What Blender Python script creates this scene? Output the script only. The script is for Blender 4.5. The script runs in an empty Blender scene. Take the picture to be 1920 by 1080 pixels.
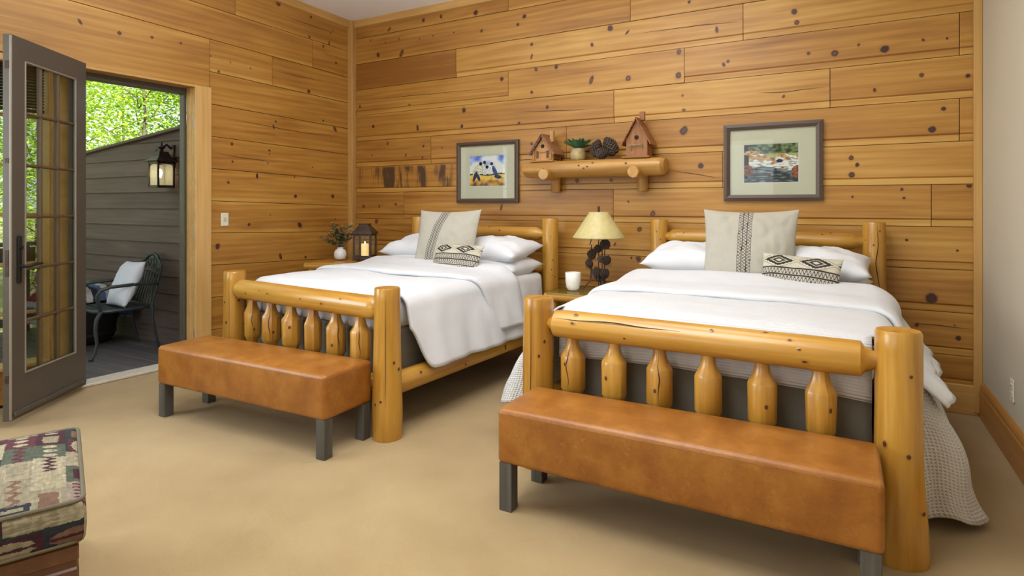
import bpy, bmesh, math, random
from mathutils import Vector, Matrix, noise
from math import sin, cos, pi, radians, sqrt, atan2
random.seed(7)
S = bpy.context.scene
COL = S.collection

# ------------------------------------------------------------------ camera, world, lights, exposure
YAW = math.atan(618/1100)
cam_d = bpy.data.cameras.new('camera'); cam = bpy.data.objects.new('camera', cam_d); COL.objects.link(cam)
cam.location = (4.6854, -4.7541, 1.35)
cam.rotation_euler = (pi/2, 0, YAW)
cam_d.sensor_width = 36; cam_d.lens = 36*1100/1920
cam_d.shift_y = -(540-385)/1920
cam_d.clip_start = 0.05
S.camera = cam
S.view_settings.view_transform = 'Standard'; S.view_settings.look = 'None'
S.view_settings.gamma = 1; S.view_settings.use_curve_mapping = False
S.view_settings.exposure = -0.12

W = bpy.data.worlds.new('world'); S.world = W; W.use_nodes = True
nt = W.node_tree; nt.nodes.clear()
wo = nt.nodes.new('ShaderNodeOutputWorld'); bg = nt.nodes.new('ShaderNodeBackground')
sky = nt.nodes.new('ShaderNodeTexSky'); sky.sky_type = 'HOSEK_WILKIE'; sky.turbidity = 4
sky.sun_direction = (0.55, -0.25, 0.8)
hs = nt.nodes.new('ShaderNodeHueSaturation'); hs.inputs['Saturation'].default_value = 0.3
nt.links.new(sky.outputs[0], hs.inputs['Color']); nt.links.new(hs.outputs[0], bg.inputs[0])
bg.inputs[1].default_value = 7.0; nt.links.new(bg.outputs[0], wo.inputs[0])

def light(name, kind, loc, rot, energy, color, size=None, size_y=None):
    d = bpy.data.lights.new(name, kind); o = bpy.data.objects.new(name, d); COL.objects.link(o)
    o.location = loc; o.rotation_euler = rot; d.energy = energy; d.color = color
    if kind == 'AREA':
        d.shape = 'RECTANGLE'; d.size = size; d.size_y = size_y or size
    return o
sun = light('sun', 'SUN', (0, 0, 9), (0, 0, 0), 21.0, (1, .96, .86)); sun.data.angle = radians(1)
sun.rotation_euler = Vector((-.75, .2, -.6)).to_track_quat('-Z', 'Y').to_euler()
# added fill behind the camera, then daylight through the left wall's tall windows
light('front_fill', 'AREA', (2.6, -6.85, 1.75), (pi/2, 0, 0), 20, (.86, .94, 1), 2.0, 1.6)
light('window_daylight_left', 'AREA', (-0.13, -4.75, 1.75), (pi/2, 0, -pi/2), 105, (.86, .94, 1), 2.4, 1.5)
# added overhead fills without fixtures; the first faces up to brighten the ceiling
light('ceiling_fill_up', 'AREA', (2.2, -2.7, 2.6), (pi, 0, 0), 80, (.90, .95, 1), 1.6, 1.6)
light('overhead_fill_near', 'AREA', (3.4, -3.6, 3.3), (0, 0, 0), 74, (.98, .98, 1), 1.6, 1.6)
light('overhead_fill_far', 'AREA', (3.6, -1.5, 3.25), (0, 0, 0), 20, (1, .97, .93), 1.2, 1.2)

# ------------------------------------------------------------------ helpers
class MB:
    """collects geometry that becomes ONE mesh object"""
    def __init__(s):
        s.v = []; s.f = []; s.fm = []; s.gc = []; s.k = []; s.pv = []; s.uv = []; s.fc = []; s.col = (1, 1, 1)
    def vert(s, p, gc=None, k=0.0, pv=0.0, uv=(0, 0)):
        s.v.append(tuple(p)); s.gc.append(tuple(gc) if gc is not None else tuple(p)); s.k.append(k); s.pv.append(pv); s.uv.append(uv)
        return len(s.v)-1
    def face(s, idx, m=0, col=None):
        s.f.append(tuple(idx)); s.fm.append(m); s.fc.append(col or s.col)
    def poly(s, pts, m=0, col=None, **kw):
        s.face([s.vert(p, **kw) for p in pts], m, col)
    def box(s, c, d, m=0, rot=None, bev=0.0, gcaxis=0, pv=0.0, k=0.0, seed=0):
        """centre, full dims; optional chamfer; wood grain along gcaxis"""
        hx, hy, hz = d[0]/2, d[1]/2, d[2]/2; b = min(bev, hx*.95, hy*.95, hz*.95)
        off = (random.random()*9, random.random()*9, random.random()*9)
        def put(p):
            q = Vector(p)
            if rot is not None: q = rot @ q
            a = [p[0]+off[0], p[1]+off[1], p[2]+off[2]]
            l = a.pop(gcaxis)
            return s.vert(Vector(c)+q, (a[0], a[1], l), k, pv)
        if b <= 0:
            i = [put((x*hx, y*hy, z*hz)) for z in (-1, 1) for y in (-1, 1) for x in (-1, 1)]
            for q in ((0, 2, 3, 1), (4, 5, 7, 6), (0, 1, 5, 4), (2, 6, 7, 3), (0, 4, 6, 2), (1, 3, 7, 5)): s.face([i[j] for j in q], m)
            return
        V = {}
        for sx in (-1, 1):
            for sy in (-1, 1):
                for sz in (-1, 1):
                    V[sx, sy, sz, 0] = put((sx*hx, sy*(hy-b), sz*(hz-b)))
                    V[sx, sy, sz, 1] = put((sx*(hx-b), sy*hy, sz*(hz-b)))
                    V[sx, sy, sz, 2] = put((sx*(hx-b), sy*(hy-b), sz*hz))
        for a in range(3):
            for sg in (-1, 1):
                o = [(-1, -1), (1, -1), (1, 1), (-1, 1)]
                key = lambda u, w: V[(sg, u, w, 0) if a == 0 else ((w, sg, u, 1) if a == 1 else (u, w, sg, 2))]
                q = [key(*t) for t in o]
                s.face(q if sg > 0 else q[::-1], m)
        for sx in (-1, 1):
            for sy in (-1, 1):
                s.face([V[sx, sy, -1, 0], V[sx, sy, 1, 0], V[sx, sy, 1, 1], V[sx, sy, -1, 1]], m)
        for sx in (-1, 1):
            for sz in (-1, 1):
                s.face([V[sx, -1, sz, 0], V[sx, 1, sz, 0], V[sx, 1, sz, 2], V[sx, -1, sz, 2]], m)
        for sy in (-1, 1):
            for sz in (-1, 1):
                s.face([V[-1, sy, sz, 1], V[1, sy, sz, 1], V[1, sy, sz, 2], V[-1, sy, sz, 2]], m)
        for sx in (-1, 1):
            for sy in (-1, 1):
                for sz in (-1, 1):
                    s.face([V[sx, sy, sz, 0], V[sx, sy, sz, 1], V[sx, sy, sz, 2]], m)
    def grid(s, nu, nv, fn, m=0, colfn=None, uvfn=None, skip=None, wrapu=False):
        """fn(u,v)->point, u,v in 0..1"""
        ids = {}
        for j in range(nv+1):
            for i in range(nu if wrapu else nu+1):
                u, v = i/nu, j/nv
                p = fn(u, v)
                ids[i, j] = s.vert(p, uv=(uvfn(u, v) if uvfn else (u, v)))
        for j in range(nv):
            for i in range(nu):
                if skip and skip(i, j): continue
                i2 = (i+1) % nu if wrapu else i+1
                c = colfn((i+.5)/nu, (j+.5)/nv) if colfn else None
                s.face([ids[i, j], ids[i2, j], ids[i2, j+1], ids[i, j+1]], m, c)
        return ids
    def lathe(s, prof, c=(0, 0, 0), seg=20, m=0, axis=None, wob=0.0, seed=0, pv=0.0, capk=0.0, cap=True):
        """prof: [(along, radius)]; axis: Vector direction (default +Z); wood grain along the axis"""
        c = Vector(c); ax = Vector(axis or (0, 0, 1)).normalized()
        t = Vector((1, 0, 0)) if abs(ax.x) < .8 else Vector((0, 1, 0))
        e1 = (t-ax*t.dot(ax)).normalized(); e2 = ax.cross(e1)
        rings = []
        def rad(l, r, a):
            return r*(1+wob*noise.noise(Vector((cos(a)*1.3+seed*7.1, sin(a)*1.3, l*3.1+seed*3)))*2)
        for (l, r) in prof:
            ring = []
            for i in range(seg):
                a = 2*pi*i/seg; q = rad(l, r, a)
                x, y = cos(a)*q, sin(a)*q
                ring.append(s.vert(c+ax*l+e1*x+e2*y, (x+seed*1.7, y+seed*.9, l+seed*2.3), 0, pv))
            rings.append(ring)
        for A, B in zip(rings, rings[1:]):
            for i in range(seg):
                j = (i+1) % seg
                s.face([A[i], A[j], B[j], B[i]], m)
        if cap:
            for ring, (l, r), fl in ((rings[0], prof[0], 1), (rings[-1], prof[-1], 0)):
                if r < 1e-4: continue
                ii = []
                for i in range(seg):
                    p = s.v[ring[i]]; g = s.gc[ring[i]]
                    ii.append(s.vert(p, g, capk, pv))
                s.face(ii[::-1] if fl else ii, m)
        def at(l, a, lift=0.0012):
            for (l0, r0), (l1, r1) in zip(prof, prof[1:]):
                if l0 <= l <= l1:
                    r = r0+(r1-r0)*((l-l0)/max(l1-l0, 1e-6)); break
            else: r = prof[0][1]
            q = rad(l, r, a)+lift
            x, y = cos(a)*q, sin(a)*q
            return c+ax*l+e1*x+e2*y, (x+seed*1.7, y+seed*.9, l+seed*2.3)
        s.at = at; s.angof = lambda d: atan2(Vector(d).dot(e2), Vector(d).dot(e1))
        return at
    def knot(s, at, l, a, rl, ra, pv=0.0, m=0, rr=.07):
        """a darker knot lying on a log surface, rl along, ra (metres) across"""
        n = 12
        rings = []
        for q, kk in ((1.0, 0.0), (.72, .45), (.45, 1.0)):
            ring = []
            for i in range(n):
                b = 2*pi*i/n
                p, g = at(l+sin(b)*rl*q, a+cos(b)*ra*q/rr, .0012+.0012*(1-q))
                ring.append(s.vert(p, g, kk, pv))
            rings.append(ring)
        for A, B in zip(rings, rings[1:]):
            for i in range(n):
                j = (i+1) % n; s.face([A[i], A[j], B[j], B[i]], m)
        p, g = at(l, a, .0028); c = s.vert(p, g, .8, pv)
        for i in range(n): s.face([rings[-1][i], rings[-1][(i+1) % n], c], m)
    def crack(s, at, l0, l1, a, w=.0022, pv=0.0, m=0, rr=.07, wav=.03, seed=0):
        n = 14; prev = None; m = 1
        for i in range(n+1):
            t = i/n; l = l0+(l1-l0)*t; aa = a+wav*noise.noise(Vector((t*3, seed, 0)))
            ww = w*sin(pi*min(max(t, .03), .97))/rr
            p1, g1 = at(l, aa-ww, .0012); p2, g2 = at(l, aa+ww, .0012)
            cur = (s.vert(p1, g1, 1.0, pv), s.vert(p2, g2, 1.0, pv))
            if prev: s.face([prev[0], prev[1], cur[1], cur[0]], m)
            prev = cur
    def tube(s, pts, r, seg=8, m=0, cap=True, closed=False):
        pts = [Vector(p) for p in pts]; n = len(pts); rings = []
        rr = r if isinstance(r, (list, tuple)) else [r]*n
        up = None
        for i, p in enumerate(pts):
            if closed: d = pts[(i+1) % n]-pts[i-1]
            else: d = pts[min(i+1, n-1)]-pts[max(i-1, 0)]
            d = d.normalized() if d.length > 1e-9 else Vector((0, 0, 1))
            if up is None: up = Vector((0, 0, 1)) if abs(d.z) < .9 else Vector((1, 0, 0))
            e1 = (up-d*up.dot(d)).normalized(); e2 = d.cross(e1); up = e1
            rings.append([s.vert(p+e1*cos(2*pi*k/seg)*rr[i]+e2*sin(2*pi*k/seg)*rr[i], (cos(2*pi*k/seg)*rr[i], sin(2*pi*k/seg)*rr[i], i*.03)) for k in range(seg)])
        prs = list(zip(rings, rings[1:]))
        if closed: prs.append((rings[-1], rings[0]))
        for A, B in prs:
            for k in range(seg):
                j = (k+1) % seg; s.face([A[k], A[j], B[j], B[k]], m)
        if cap and not closed: s.face(rings[0][::-1], m); s.face(rings[-1], m)
    def build(s, name, mats, parent=None, smooth=True, angle=40, kind=None):
        me = bpy.data.meshes.new(name); me.from_pydata(s.v, [], s.f)
        for m in (mats if isinstance(mats, (list, tuple)) else [mats]): me.materials.append(m)
        me.polygons.foreach_set('material_index', s.fm)
        a = me.attributes.new('gc', 'FLOAT_VECTOR', 'POINT'); a.data.foreach_set('vector', [x for g in s.gc for x in g])
        a = me.attributes.new('k', 'FLOAT', 'POINT'); a.data.foreach_set('value', s.k)
        a = me.attributes.new('pv', 'FLOAT', 'POINT'); a.data.foreach_set('value', s.pv)
        a = me.attributes.new('col', 'FLOAT_COLOR', 'FACE'); a.data.foreach_set('color', [x for c in s.fc for x in (c[0], c[1], c[2], 1)])
        ul = me.uv_layers.new(name='UVMap')
        idx = [0]*len(me.loops); me.loops.foreach_get('vertex_index', idx)
        ul.data.foreach_set('uv', [x for i in idx for x in s.uv[i]])
        me.validate(); me.update()
        if smooth:
            me.shade_smooth()
            if angle: me.set_sharp_from_angle(angle=radians(angle))
        o = bpy.data.objects.new(name, me); COL.objects.link(o)
        if parent is not None: o.parent = parent
        if kind: o['kind'] = kind
        return o

def recalc(o):
    bm = bmesh.new(); bm.from_mesh(o.data); bmesh.ops.recalc_face_normals(bm, faces=bm.faces[:]); bm.to_mesh(o.data); bm.free()
    return o
def thing(name, label, cat, loc=(0, 0, 0), rotz=0, group=None):
    o = bpy.data.objects.new(name, None); COL.objects.link(o)
    o.empty_display_size = .1
    o.location = loc; o.rotation_euler = (0, 0, rotz); o['label'] = label; o['category'] = cat
    if group: o['group'] = group
    return o
def tag(o, label, cat, group=None):
    o['label'] = label; o['category'] = cat
    if group: o['group'] = group
    return o
def dup(root, loc, rotz, label, group=None):
    r = root.copy(); COL.objects.link(r); r.location = loc; r.rotation_euler = (0, 0, rotz); r['label'] = label
    if group: r['group'] = group
    for ch in list(root.children):
        c = ch.copy(); COL.objects.link(c); c.parent = r
        for g in ch.children:
            d = g.copy(); COL.objects.link(d); d.parent = c
    return r
def mod(o, kind, **kw):
    m = o.modifiers.new(kind.lower(), kind)
    for k, v in kw.items(): setattr(m, k, v)
    return m

# ------------------------------------------------------------------ materials
def new_mat(name):
    m = bpy.data.materials.new(name); m.use_nodes = True
    t = m.node_tree; b = t.nodes['Principled BSDF']
    return m, t, b
def N(t, kind, **kw):
    n = t.nodes.new(kind)
    for k, v in kw.items():
        if k in n.inputs: n.inputs[k].default_value = v
        else: setattr(n, k, v)
    return n
def ramp(t, src, stops, interp='LINEAR'):
    r = t.nodes.new('ShaderNodeValToRGB'); r.color_ramp.interpolation = interp
    e = r.color_ramp.elements
    while len(e) < len(stops): e.new(.5)
    for el, (p, c) in zip(e, stops):
        el.position = p; el.color = (c[0], c[1], c[2], 1) if not isinstance(c, float) else (c, c, c, 1)
    t.links.new(src, r.inputs[0]); return r
def mix(t, fac, a, b, mode='MIX'):
    n = t.nodes.new('ShaderNodeMix'); n.data_type = 'RGBA'; n.blend_type = mode
    for i, x in ((0, fac), (6, a), (7, b)):
        if hasattr(x, 'is_linked'): t.links.new(x, n.inputs[i])
        elif i == 0: n.inputs[0].default_value = x
        else: n.inputs[i].default_value = (x[0], x[1], x[2], 1)
    return n.outputs[2]
def plain(name, col, rough=.5, metal=0.0, spec=.5, var=.08, scale=30, bump=0.0, coat=0.0):
    """simple procedural: colour varied by noise"""
    m, t, b = new_mat(name)
    tc = N(t, 'ShaderNodeTexCoord'); nz = N(t, 'ShaderNodeTexNoise'); nz.inputs['Scale'].default_value = scale; nz.inputs['Detail'].default_value = 4
    t.links.new(tc.outputs['Object'], nz.inputs['Vector'])
    r = ramp(t, nz.outputs['Fac'], [(.3, tuple(max(c*(1-var), 0) for c in col)), (.7, tuple(min(c*(1+var), 1) for c in col))])
    t.links.new(r.outputs[0], b.inputs['Base Color'])
    b.inputs['Roughness'].default_value = rough; b.inputs['Metallic'].default_value = metal
    b.inputs['Specular IOR Level'].default_value = spec; b.inputs['Coat Weight'].default_value = coat
    if bump:
        bp = N(t, 'ShaderNodeBump'); bp.inputs['Strength'].default_value = bump; bp.inputs['Distance'].default_value = .004
        t.links.new(nz.outputs['Fac'], bp.inputs['Height']); t.links.new(bp.outputs[0], b.inputs['Normal'])
    return m
def wood(name, dark, mid, lite, rough=.42, coat=.15, streak=70, pvamt=.35, bump=.15, stain=False, knotcol=((.34, .12, .026), (.11, .038, .014), (.03, .013, .008))):
    """grain runs along gc.z; k = knot amount; pv = per-board tone"""
    m, t, b = new_mat(name); L = t.links
    g = N(t, 'ShaderNodeAttribute', attribute_name='gc'); ka = N(t, 'ShaderNodeAttribute', attribute_name='k'); pa = N(t, 'ShaderNodeAttribute', attribute_name='pv')
    def mapped(sc):
        mp = N(t, 'ShaderNodeMapping'); mp.inputs['Scale'].default_value = sc; L.new(g.outputs['Vector'], mp.inputs['Vector']); return mp.outputs[0]
    n1 = N(t, 'ShaderNodeTexNoise'); n1.inputs['Scale'].default_value = 1; n1.inputs['Detail'].default_value = 8; n1.inputs['Distortion'].default_value = .4
    L.new(mapped((streak, streak, 1.3)), n1.inputs['Vector']); n1.inputs['Roughness'].default_value = .68
    n2 = N(t, 'ShaderNodeTexNoise'); n2.inputs['Scale'].default_value = 1; n2.inputs['Detail'].default_value = 3; n2.inputs['Distortion'].default_value = 1.2
    L.new(mapped((11, 11, .9)), n2.inputs['Vector'])
    n3 = N(t, 'ShaderNodeTexNoise'); n3.inputs['Scale'].default_value = 1; n3.inputs['Detail'].default_value = 2
    L.new(mapped((3, 3, 1.3)), n3.inputs['Vector'])
    a1 = N(t, 'ShaderNodeMath', operation='MULTIPLY_ADD'); L.new(n1.outputs['Fac'], a1.inputs[0]); a1.inputs[1].default_value = .55
    a2 = N(t, 'ShaderNodeMath', operation='MULTIPLY_ADD'); L.new(n2.outputs['Fac'], a2.inputs[0]); a2.inputs[1].default_value = .70; L.new(a1.outputs[0], a2.inputs[2])
    a3 = N(t, 'ShaderNodeMath', operation='MULTIPLY_ADD'); L.new(n3.outputs['Fac'], a3.inputs[0]); a3.inputs[1].default_value = .45; L.new(a2.outputs[0], a3.inputs[2])
    a4 = N(t, 'ShaderNodeMath', operation='MULTIPLY_ADD'); L.new(pa.outputs['Fac'], a4.inputs[0]); a4.inputs[1].default_value = pvamt; L.new(a3.outputs[0], a4.inputs[2])
    a1.inputs[2].default_value = -.47
    wv = N(t, 'ShaderNodeTexWave', wave_type='BANDS', bands_direction='X'); wv.inputs['Scale'].default_value = 1; wv.inputs['Distortion'].default_value = 7; wv.inputs['Detail'].default_value = 3; wv.inputs['Detail Scale'].default_value = .8
    L.new(mapped((6, 4, .7)), wv.inputs['Vector'])
    a5 = N(t, 'ShaderNodeMath', operation='MULTIPLY_ADD'); L.new(wv.outputs['Fac'], a5.inputs[0]); a5.inputs[1].default_value = .10; L.new(a4.outputs[0], a5.inputs[2])
    a6 = N(t, 'ShaderNodeMath', operation='ADD'); L.new(a5.outputs[0], a6.inputs[0]); a6.inputs[1].default_value = -.05
    r = ramp(t, a6.outputs[0], [(.12, dark), (.5, mid), (.88, lite)])
    kr = ramp(t, ka.outputs['Fac'], [(.1, knotcol[0]), (.6, knotcol[1]), (1, knotcol[2])])
    kf = N(t, 'ShaderNodeMapRange'); L.new(ka.outputs['Fac'], kf.inputs[0]); kf.inputs[1].default_value = 0; kf.inputs[2].default_value = .5
    c = mix(t, kf.outputs[0], r.outputs[0], kr.outputs[0])
    if stain:
        # dark scorch marks shaped like a ragged tree line on one board
        geo = N(t, 'ShaderNodeNewGeometry'); sp = N(t, 'ShaderNodeSeparateXYZ'); L.new(geo.outputs['Position'], sp.inputs[0])
        def rng(src, a, b2, lo=0.0, hi=1.0):
            q = N(t, 'ShaderNodeMapRange'); L.new(src, q.inputs[0]); q.inputs[1].default_value = a; q.inputs[2].default_value = b2; q.inputs[3].default_value = lo; q.inputs[4].default_value = hi; return q.outputs[0]
        def mul(a, b2):
            q = N(t, 'ShaderNodeMath', operation='MULTIPLY'); L.new(a, q.inputs[0]); L.new(b2, q.inputs[1]); return q.outputs[0]
        mk = mul(mul(rng(sp.outputs[0], .09, .14), rng(sp.outputs[0], 1.36, 1.30)), mul(rng(sp.outputs[2], 1.53, 1.545), rng(sp.outputs[2], 1.765, 1.745)))
        mk = mul(mk, rng(sp.outputs[1], -.2, -.19))
        mp = N(t, 'ShaderNodeMapping'); mp.inputs['Scale'].default_value = (6, 0, 1.1); L.new(geo.outputs['Position'], mp.inputs['Vector'])
        nn = N(t, 'ShaderNodeTexNoise'); nn.inputs['Scale'].default_value = 1; nn.inputs['Detail'].default_value = 6; nn.inputs['Roughness'].default_value = .62; L.new(mp.outputs[0], nn.inputs['Vector'])
        mk = mul(mk, rng(nn.outputs['Fac'], .47, .54, 0, .93))
        c = mix(t, mk, c, (.055, .026, .016))
    L.new(c, b.inputs['Base Color'])
    b.inputs['Roughness'].default_value = rough; b.inputs['Coat Weight'].default_value = coat; b.inputs['Coat Roughness'].default_value = .25
    if bump:
        bp = N(t, 'ShaderNodeBump'); bp.inputs['Strength'].default_value = bump; bp.inputs['Distance'].default_value = .002
        L.new(n1.outputs['Fac'], bp.inputs['Height']); L.new(bp.outputs[0], b.inputs['Normal'])
    return m
def face_color(name, rough=.8, bump=0.0, bscale=500, spec=.2):
    m, t, b = new_mat(name)
    a = N(t, 'ShaderNodeAttribute', attribute_name='col')
    tc = N(t, 'ShaderNodeTexCoord'); nz = N(t, 'ShaderNodeTexNoise'); nz.inputs['Scale'].default_value = bscale; t.links.new(tc.outputs['Object'], nz.inputs['Vector'])
    r = ramp(t, nz.outputs['Fac'], [(.3, (.86, .86, .86)), (.7, (1, 1, 1))])
    t.links.new(mix(t, 1.0, a.outputs['Color'], r.outputs[0], 'MULTIPLY'), b.inputs['Base Color'])
    b.inputs['Roughness'].default_value = rough; b.inputs['Specular IOR Level'].default_value = spec
    if bump:
        bp = N(t, 'ShaderNodeBump'); bp.inputs['Strength'].default_value = bump; bp.inputs['Distance'].default_value = .002
        t.links.new(nz.outputs['Fac'], bp.inputs['Height']); t.links.new(bp.outputs[0], b.inputs['Normal'])
    return m
def cloth(name, col, waffle=0.0, wc=.84, lines=False, scale=420, rough=.9, sheen=.15):
    m, t, b = new_mat(name); L = t.links
    b.inputs['Roughness'].default_value = rough; b.inputs['Sheen Weight'].default_value = sheen; b.inputs['Specular IOR Level'].default_value = .15
    uv = N(t, 'ShaderNodeUVMap'); tc = N(t, 'ShaderNodeTexCoord')
    nz = N(t, 'ShaderNodeTexNoise'); nz.inputs['Scale'].default_value = scale; nz.inputs['Detail'].default_value = 2; L.new(tc.outputs['Object'], nz.inputs['Vector'])
    n2 = N(t, 'ShaderNodeTexNoise'); n2.inputs['Scale'].default_value = 9; n2.inputs['Detail'].default_value = 4; L.new(tc.outputs['Object'], n2.inputs['Vector'])
    h = nz.outputs['Fac']; dist = .0008
    r = ramp(t, n2.outputs['Fac'], [(.3, tuple(c*.95 for c in col)), (.7, col)])
    c = r.outputs[0]
    if waffle:
        sp = N(t, 'ShaderNodeSeparateXYZ'); L.new(uv.outputs[0], sp.inputs[0])
        hh = []
        for i, fr in ((0, waffle), (1, waffle)):
            q = N(t, 'ShaderNodeMath', operation='MULTIPLY'); L.new(sp.outputs[i], q.inputs[0]); q.inputs[1].default_value = fr*2*pi
            sn = N(t, 'ShaderNodeMath', operation='SINE'); L.new(q.outputs[0], sn.inputs[0]); hh.append(sn.outputs[0])
        mx = N(t, 'ShaderNodeMath', operation='MAXIMUM'); L.new(hh[1 if lines else 0], mx.inputs[0]); L.new(hh[1], mx.inputs[1])
        h = mx.outputs[0]; dist = .0035
        rr = ramp(t, h, [(0, (wc, wc*.985, wc*.96)), (.6, (1, 1, 1))])
        c = mix(t, 1.0, c, rr.outputs[0], 'MULTIPLY')
    L.new(c, b.inputs['Base Color'])
    b1 = N(t, 'ShaderNodeBump'); b1.inputs['Strength'].default_value = .35 if not waffle else (.4 if lines else .8); b1.inputs['Distance'].default_value = dist; L.new(h, b1.inputs['Height'])
    b2 = N(t, 'ShaderNodeBump'); b2.inputs['Strength'].default_value = .38; b2.inputs['Distance'].default_value = .012; L.new(n2.outputs['Fac'], b2.inputs['Height']); L.new(b1.outputs[0], b2.inputs['Normal'])
    L.new(b2.outputs[0], b.inputs['Normal'])
    return m
def glass(name, tint=(.93, .95, .94), refl=.10):
    m = bpy.data.materials.new(name); m.use_nodes = True; t = m.node_tree; t.nodes.clear()
    o = N(t, 'ShaderNodeOutputMaterial'); tr = N(t, 'ShaderNodeBsdfTransparent'); tr.inputs[0].default_value = (*tint, 1)
    gl = N(t, 'ShaderNodeBsdfGlossy'); gl.inputs['Roughness'].default_value = .02
    fr = N(t, 'ShaderNodeLayerWeight'); fr.inputs[0].default_value = .5
    pw = N(t, 'ShaderNodeMath', operation='POWER'); t.links.new(fr.outputs['Facing'], pw.inputs[0]); pw.inputs[1].default_value = 4
    nz = N(t, 'ShaderNodeMath', operation='MULTIPLY_ADD'); t.links.new(pw.outputs[0], nz.inputs[0]); nz.inputs[1].default_value = .5; nz.inputs[2].default_value = max(.02, refl*.4)
    mx = N(t, 'ShaderNodeMixShader'); t.links.new(nz.outputs[0], mx.inputs[0]); t.links.new(tr.outputs[0], mx.inputs[1]); t.links.new(gl.outputs[0], mx.inputs[2])
    t.links.new(mx.outputs[0], o.inputs[0]); return m
def emit(name, col, strength, base=(.8, .7, .5)):
    m = plain(name, base, .4); b = m.node_tree.nodes['Principled BSDF']
    b.inputs['Emission Color'].default_value = (*col, 1); b.inputs['Emission Strength'].default_value = strength
    return m

M = {}
M['wall_wood'] = wood('wall_pine', (.275, .104, .014), (.455, .221, .038), (.615, .36, .085), rough=.45, coat=.12, stain=True)
M['trim_wood'] = wood('trim_pine', (.45, .235, .062), (.58, .335, .105), (.69, .44, .165), rough=.45, streak=60)
M['base_wood'] = wood('baseboard_pine', (.32, .14, .035), (.45, .21, .055), (.56, .28, .085), rough=.4)
M['log'] = wood('log_pine', (.33, .140, .018), (.52, .270, .038), (.68, .42, .10), rough=.27, coat=.35, streak=55, bump=.2, knotcol=((.42, .17, .03), (.16, .055, .016), (.05, .02, .01)))
M['shelf_log'] = wood('shelf_pine', (.34, .155, .034), (.50, .265, .062), (.62, .37, .11), rough=.4, coat=.2, streak=60)
M['bird_wood'] = wood('birdhouse_wood', (.22, .085, .028), (.34, .14, .045), (.44, .20, .075), rough=.6, coat=0)
M['bird_lite'] = wood('cabin_wood', (.36, .17, .055), (.50, .26, .085), (.60, .33, .13), rough=.6, coat=0)
M['bird_roof'] = wood('birdhouse_roof', (.085, .034, .017), (.15, .06, .03), (.22, .10, .05), rough=.6, coat=0)
M['frame_wood'] = wood('frame_walnut', (.045, .026, .017), (.085, .050, .032), (.14, .085, .055), rough=.45, coat=.1)
M['grey_wood'] = wood('weathered_grey_wood', (.055, .05, .042), (.105, .098, .083), (.17, .16, .14), rough=.6, coat=0, streak=90)
M['dark_wood'] = wood('dark_cherry', (.075, .025, .010), (.125, .045, .018), (.18, .07, .03), rough=.35, coat=.3)
M['siding'] = wood('brown_siding', (.125, .088, .068), (.18, .126, .098), (.235, .167, .132), rough=.7, coat=0)
M['deck'] = wood('deck_board', (.095, .083, .080), (.14, .125, .122), (.19, .17, .167), rough=.75, coat=0)
M['bark'] = wood('tree_bark', (.05, .038, .025), (.10, .075, .05), (.16, .12, .085), rough=.9, coat=0)
M['dark'] = plain('dark_gap', (.022, .010, .005), .9)
M['paint'] = plain('beige_wall_paint', (.53, .475, .365), .75, var=.02, scale=3, bump=.03)
M['ceil'] = plain('white_ceiling_paint', (.87, .87, .88), .8, var=.01, scale=4)
M['door'] = plain('taupe_door_paint', (.088, .075, .060), .38, var=.04, scale=8)
M['door_edge'] = plain('door_edge_bead', (.24, .21, .165), .4, var=.04)
M['black'] = plain('black_iron', (.016, .016, .017), .45, .3)
M['metal_bronze'] = plain('bronze_metal', (.072, .047, .036), .36, .55, var=.3, scale=18)
M['chair_metal'] = plain('painted_cast_metal', (.05, .062, .062), .42, .25, var=.2)
M['steel'] = plain('brushed_metal', (.45, .43, .40), .35, .9)
M['white_sheet'] = cloth('white_cotton', (.72, .72, .735))
M['duvet'] = cloth('white_duvet_cotton', (.70, .71, .735), scale=300)
M['waffle'] = cloth('white_waffle_weave', (.76, .755, .745), waffle=58)
M['ripple'] = cloth('white_seersucker', (.69, .70, .725), waffle=75, wc=.97, lines=True)
M['base_fabric'] = cloth('grey_base_fabric', (.185, .168, .130), scale=600)
M['pillow_white'] = cloth('white_pillow_cotton', (.74, .75, .775), scale=350)
M['outdoor_white'] = cloth('outdoor_pillow', (.80, .82, .88), scale=350)
M['woven'] = face_color('woven_linen', .9, .35, 420)
M['paint_print'] = face_color('printed_paper', .6)
M['mat_board'] = plain('sage_mat_board', (.56, .545, .415), .9, var=.02)
M['ivory'] = plain('ivory_plastic', (.76, .72, .58), .35, var=.01)
M['ceramic'] = plain('white_ceramic', (.78, .77, .75), .35, var=.04, scale=90, bump=.15)
M['candle_glass'] = emit('milk_glass_candle', (1, .93, .78), .12, (.86, .84, .76))
M['led_candle'] = emit('wax_led_candle', (1, .60, .20), .9, (.80, .64, .38))
M['lamp_shade'] = emit('parchment_shade', (1, .86, .45), .06, (.56, .47, .205))
M['porch_glass'] = emit('lit_seeded_glass', (1, .82, .48), .30, (.62, .60, .42))
_t = M['porch_glass'].node_tree; _tr = _t.nodes.new('ShaderNodeBsdfTransparent'); _mx = _t.nodes.new('ShaderNodeMixShader'); _mx.inputs[0].default_value = .42
_t.links.new(_t.nodes['Principled BSDF'].outputs[0], _mx.inputs[1]); _t.links.new(_tr.outputs[0], _mx.inputs[2]); _t.links.new(_mx.outputs[0], _t.nodes['Material Output'].inputs[0])
M['porch_bulb'] = emit('glowing_bulb', (1, .80, .45), 14, (1, .9, .7))
M['glass'] = glass('clear_glass')
M['door_glass'] = glass('door_pane_glass', (.72, .74, .70), .12)
M['frame_glass'] = glass('picture_glass', (.97, .98, .97), -.12)
M['cone'] = plain('pine_cone_scale', (.060, .036, .026), .6, var=.5, scale=60)
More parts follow.
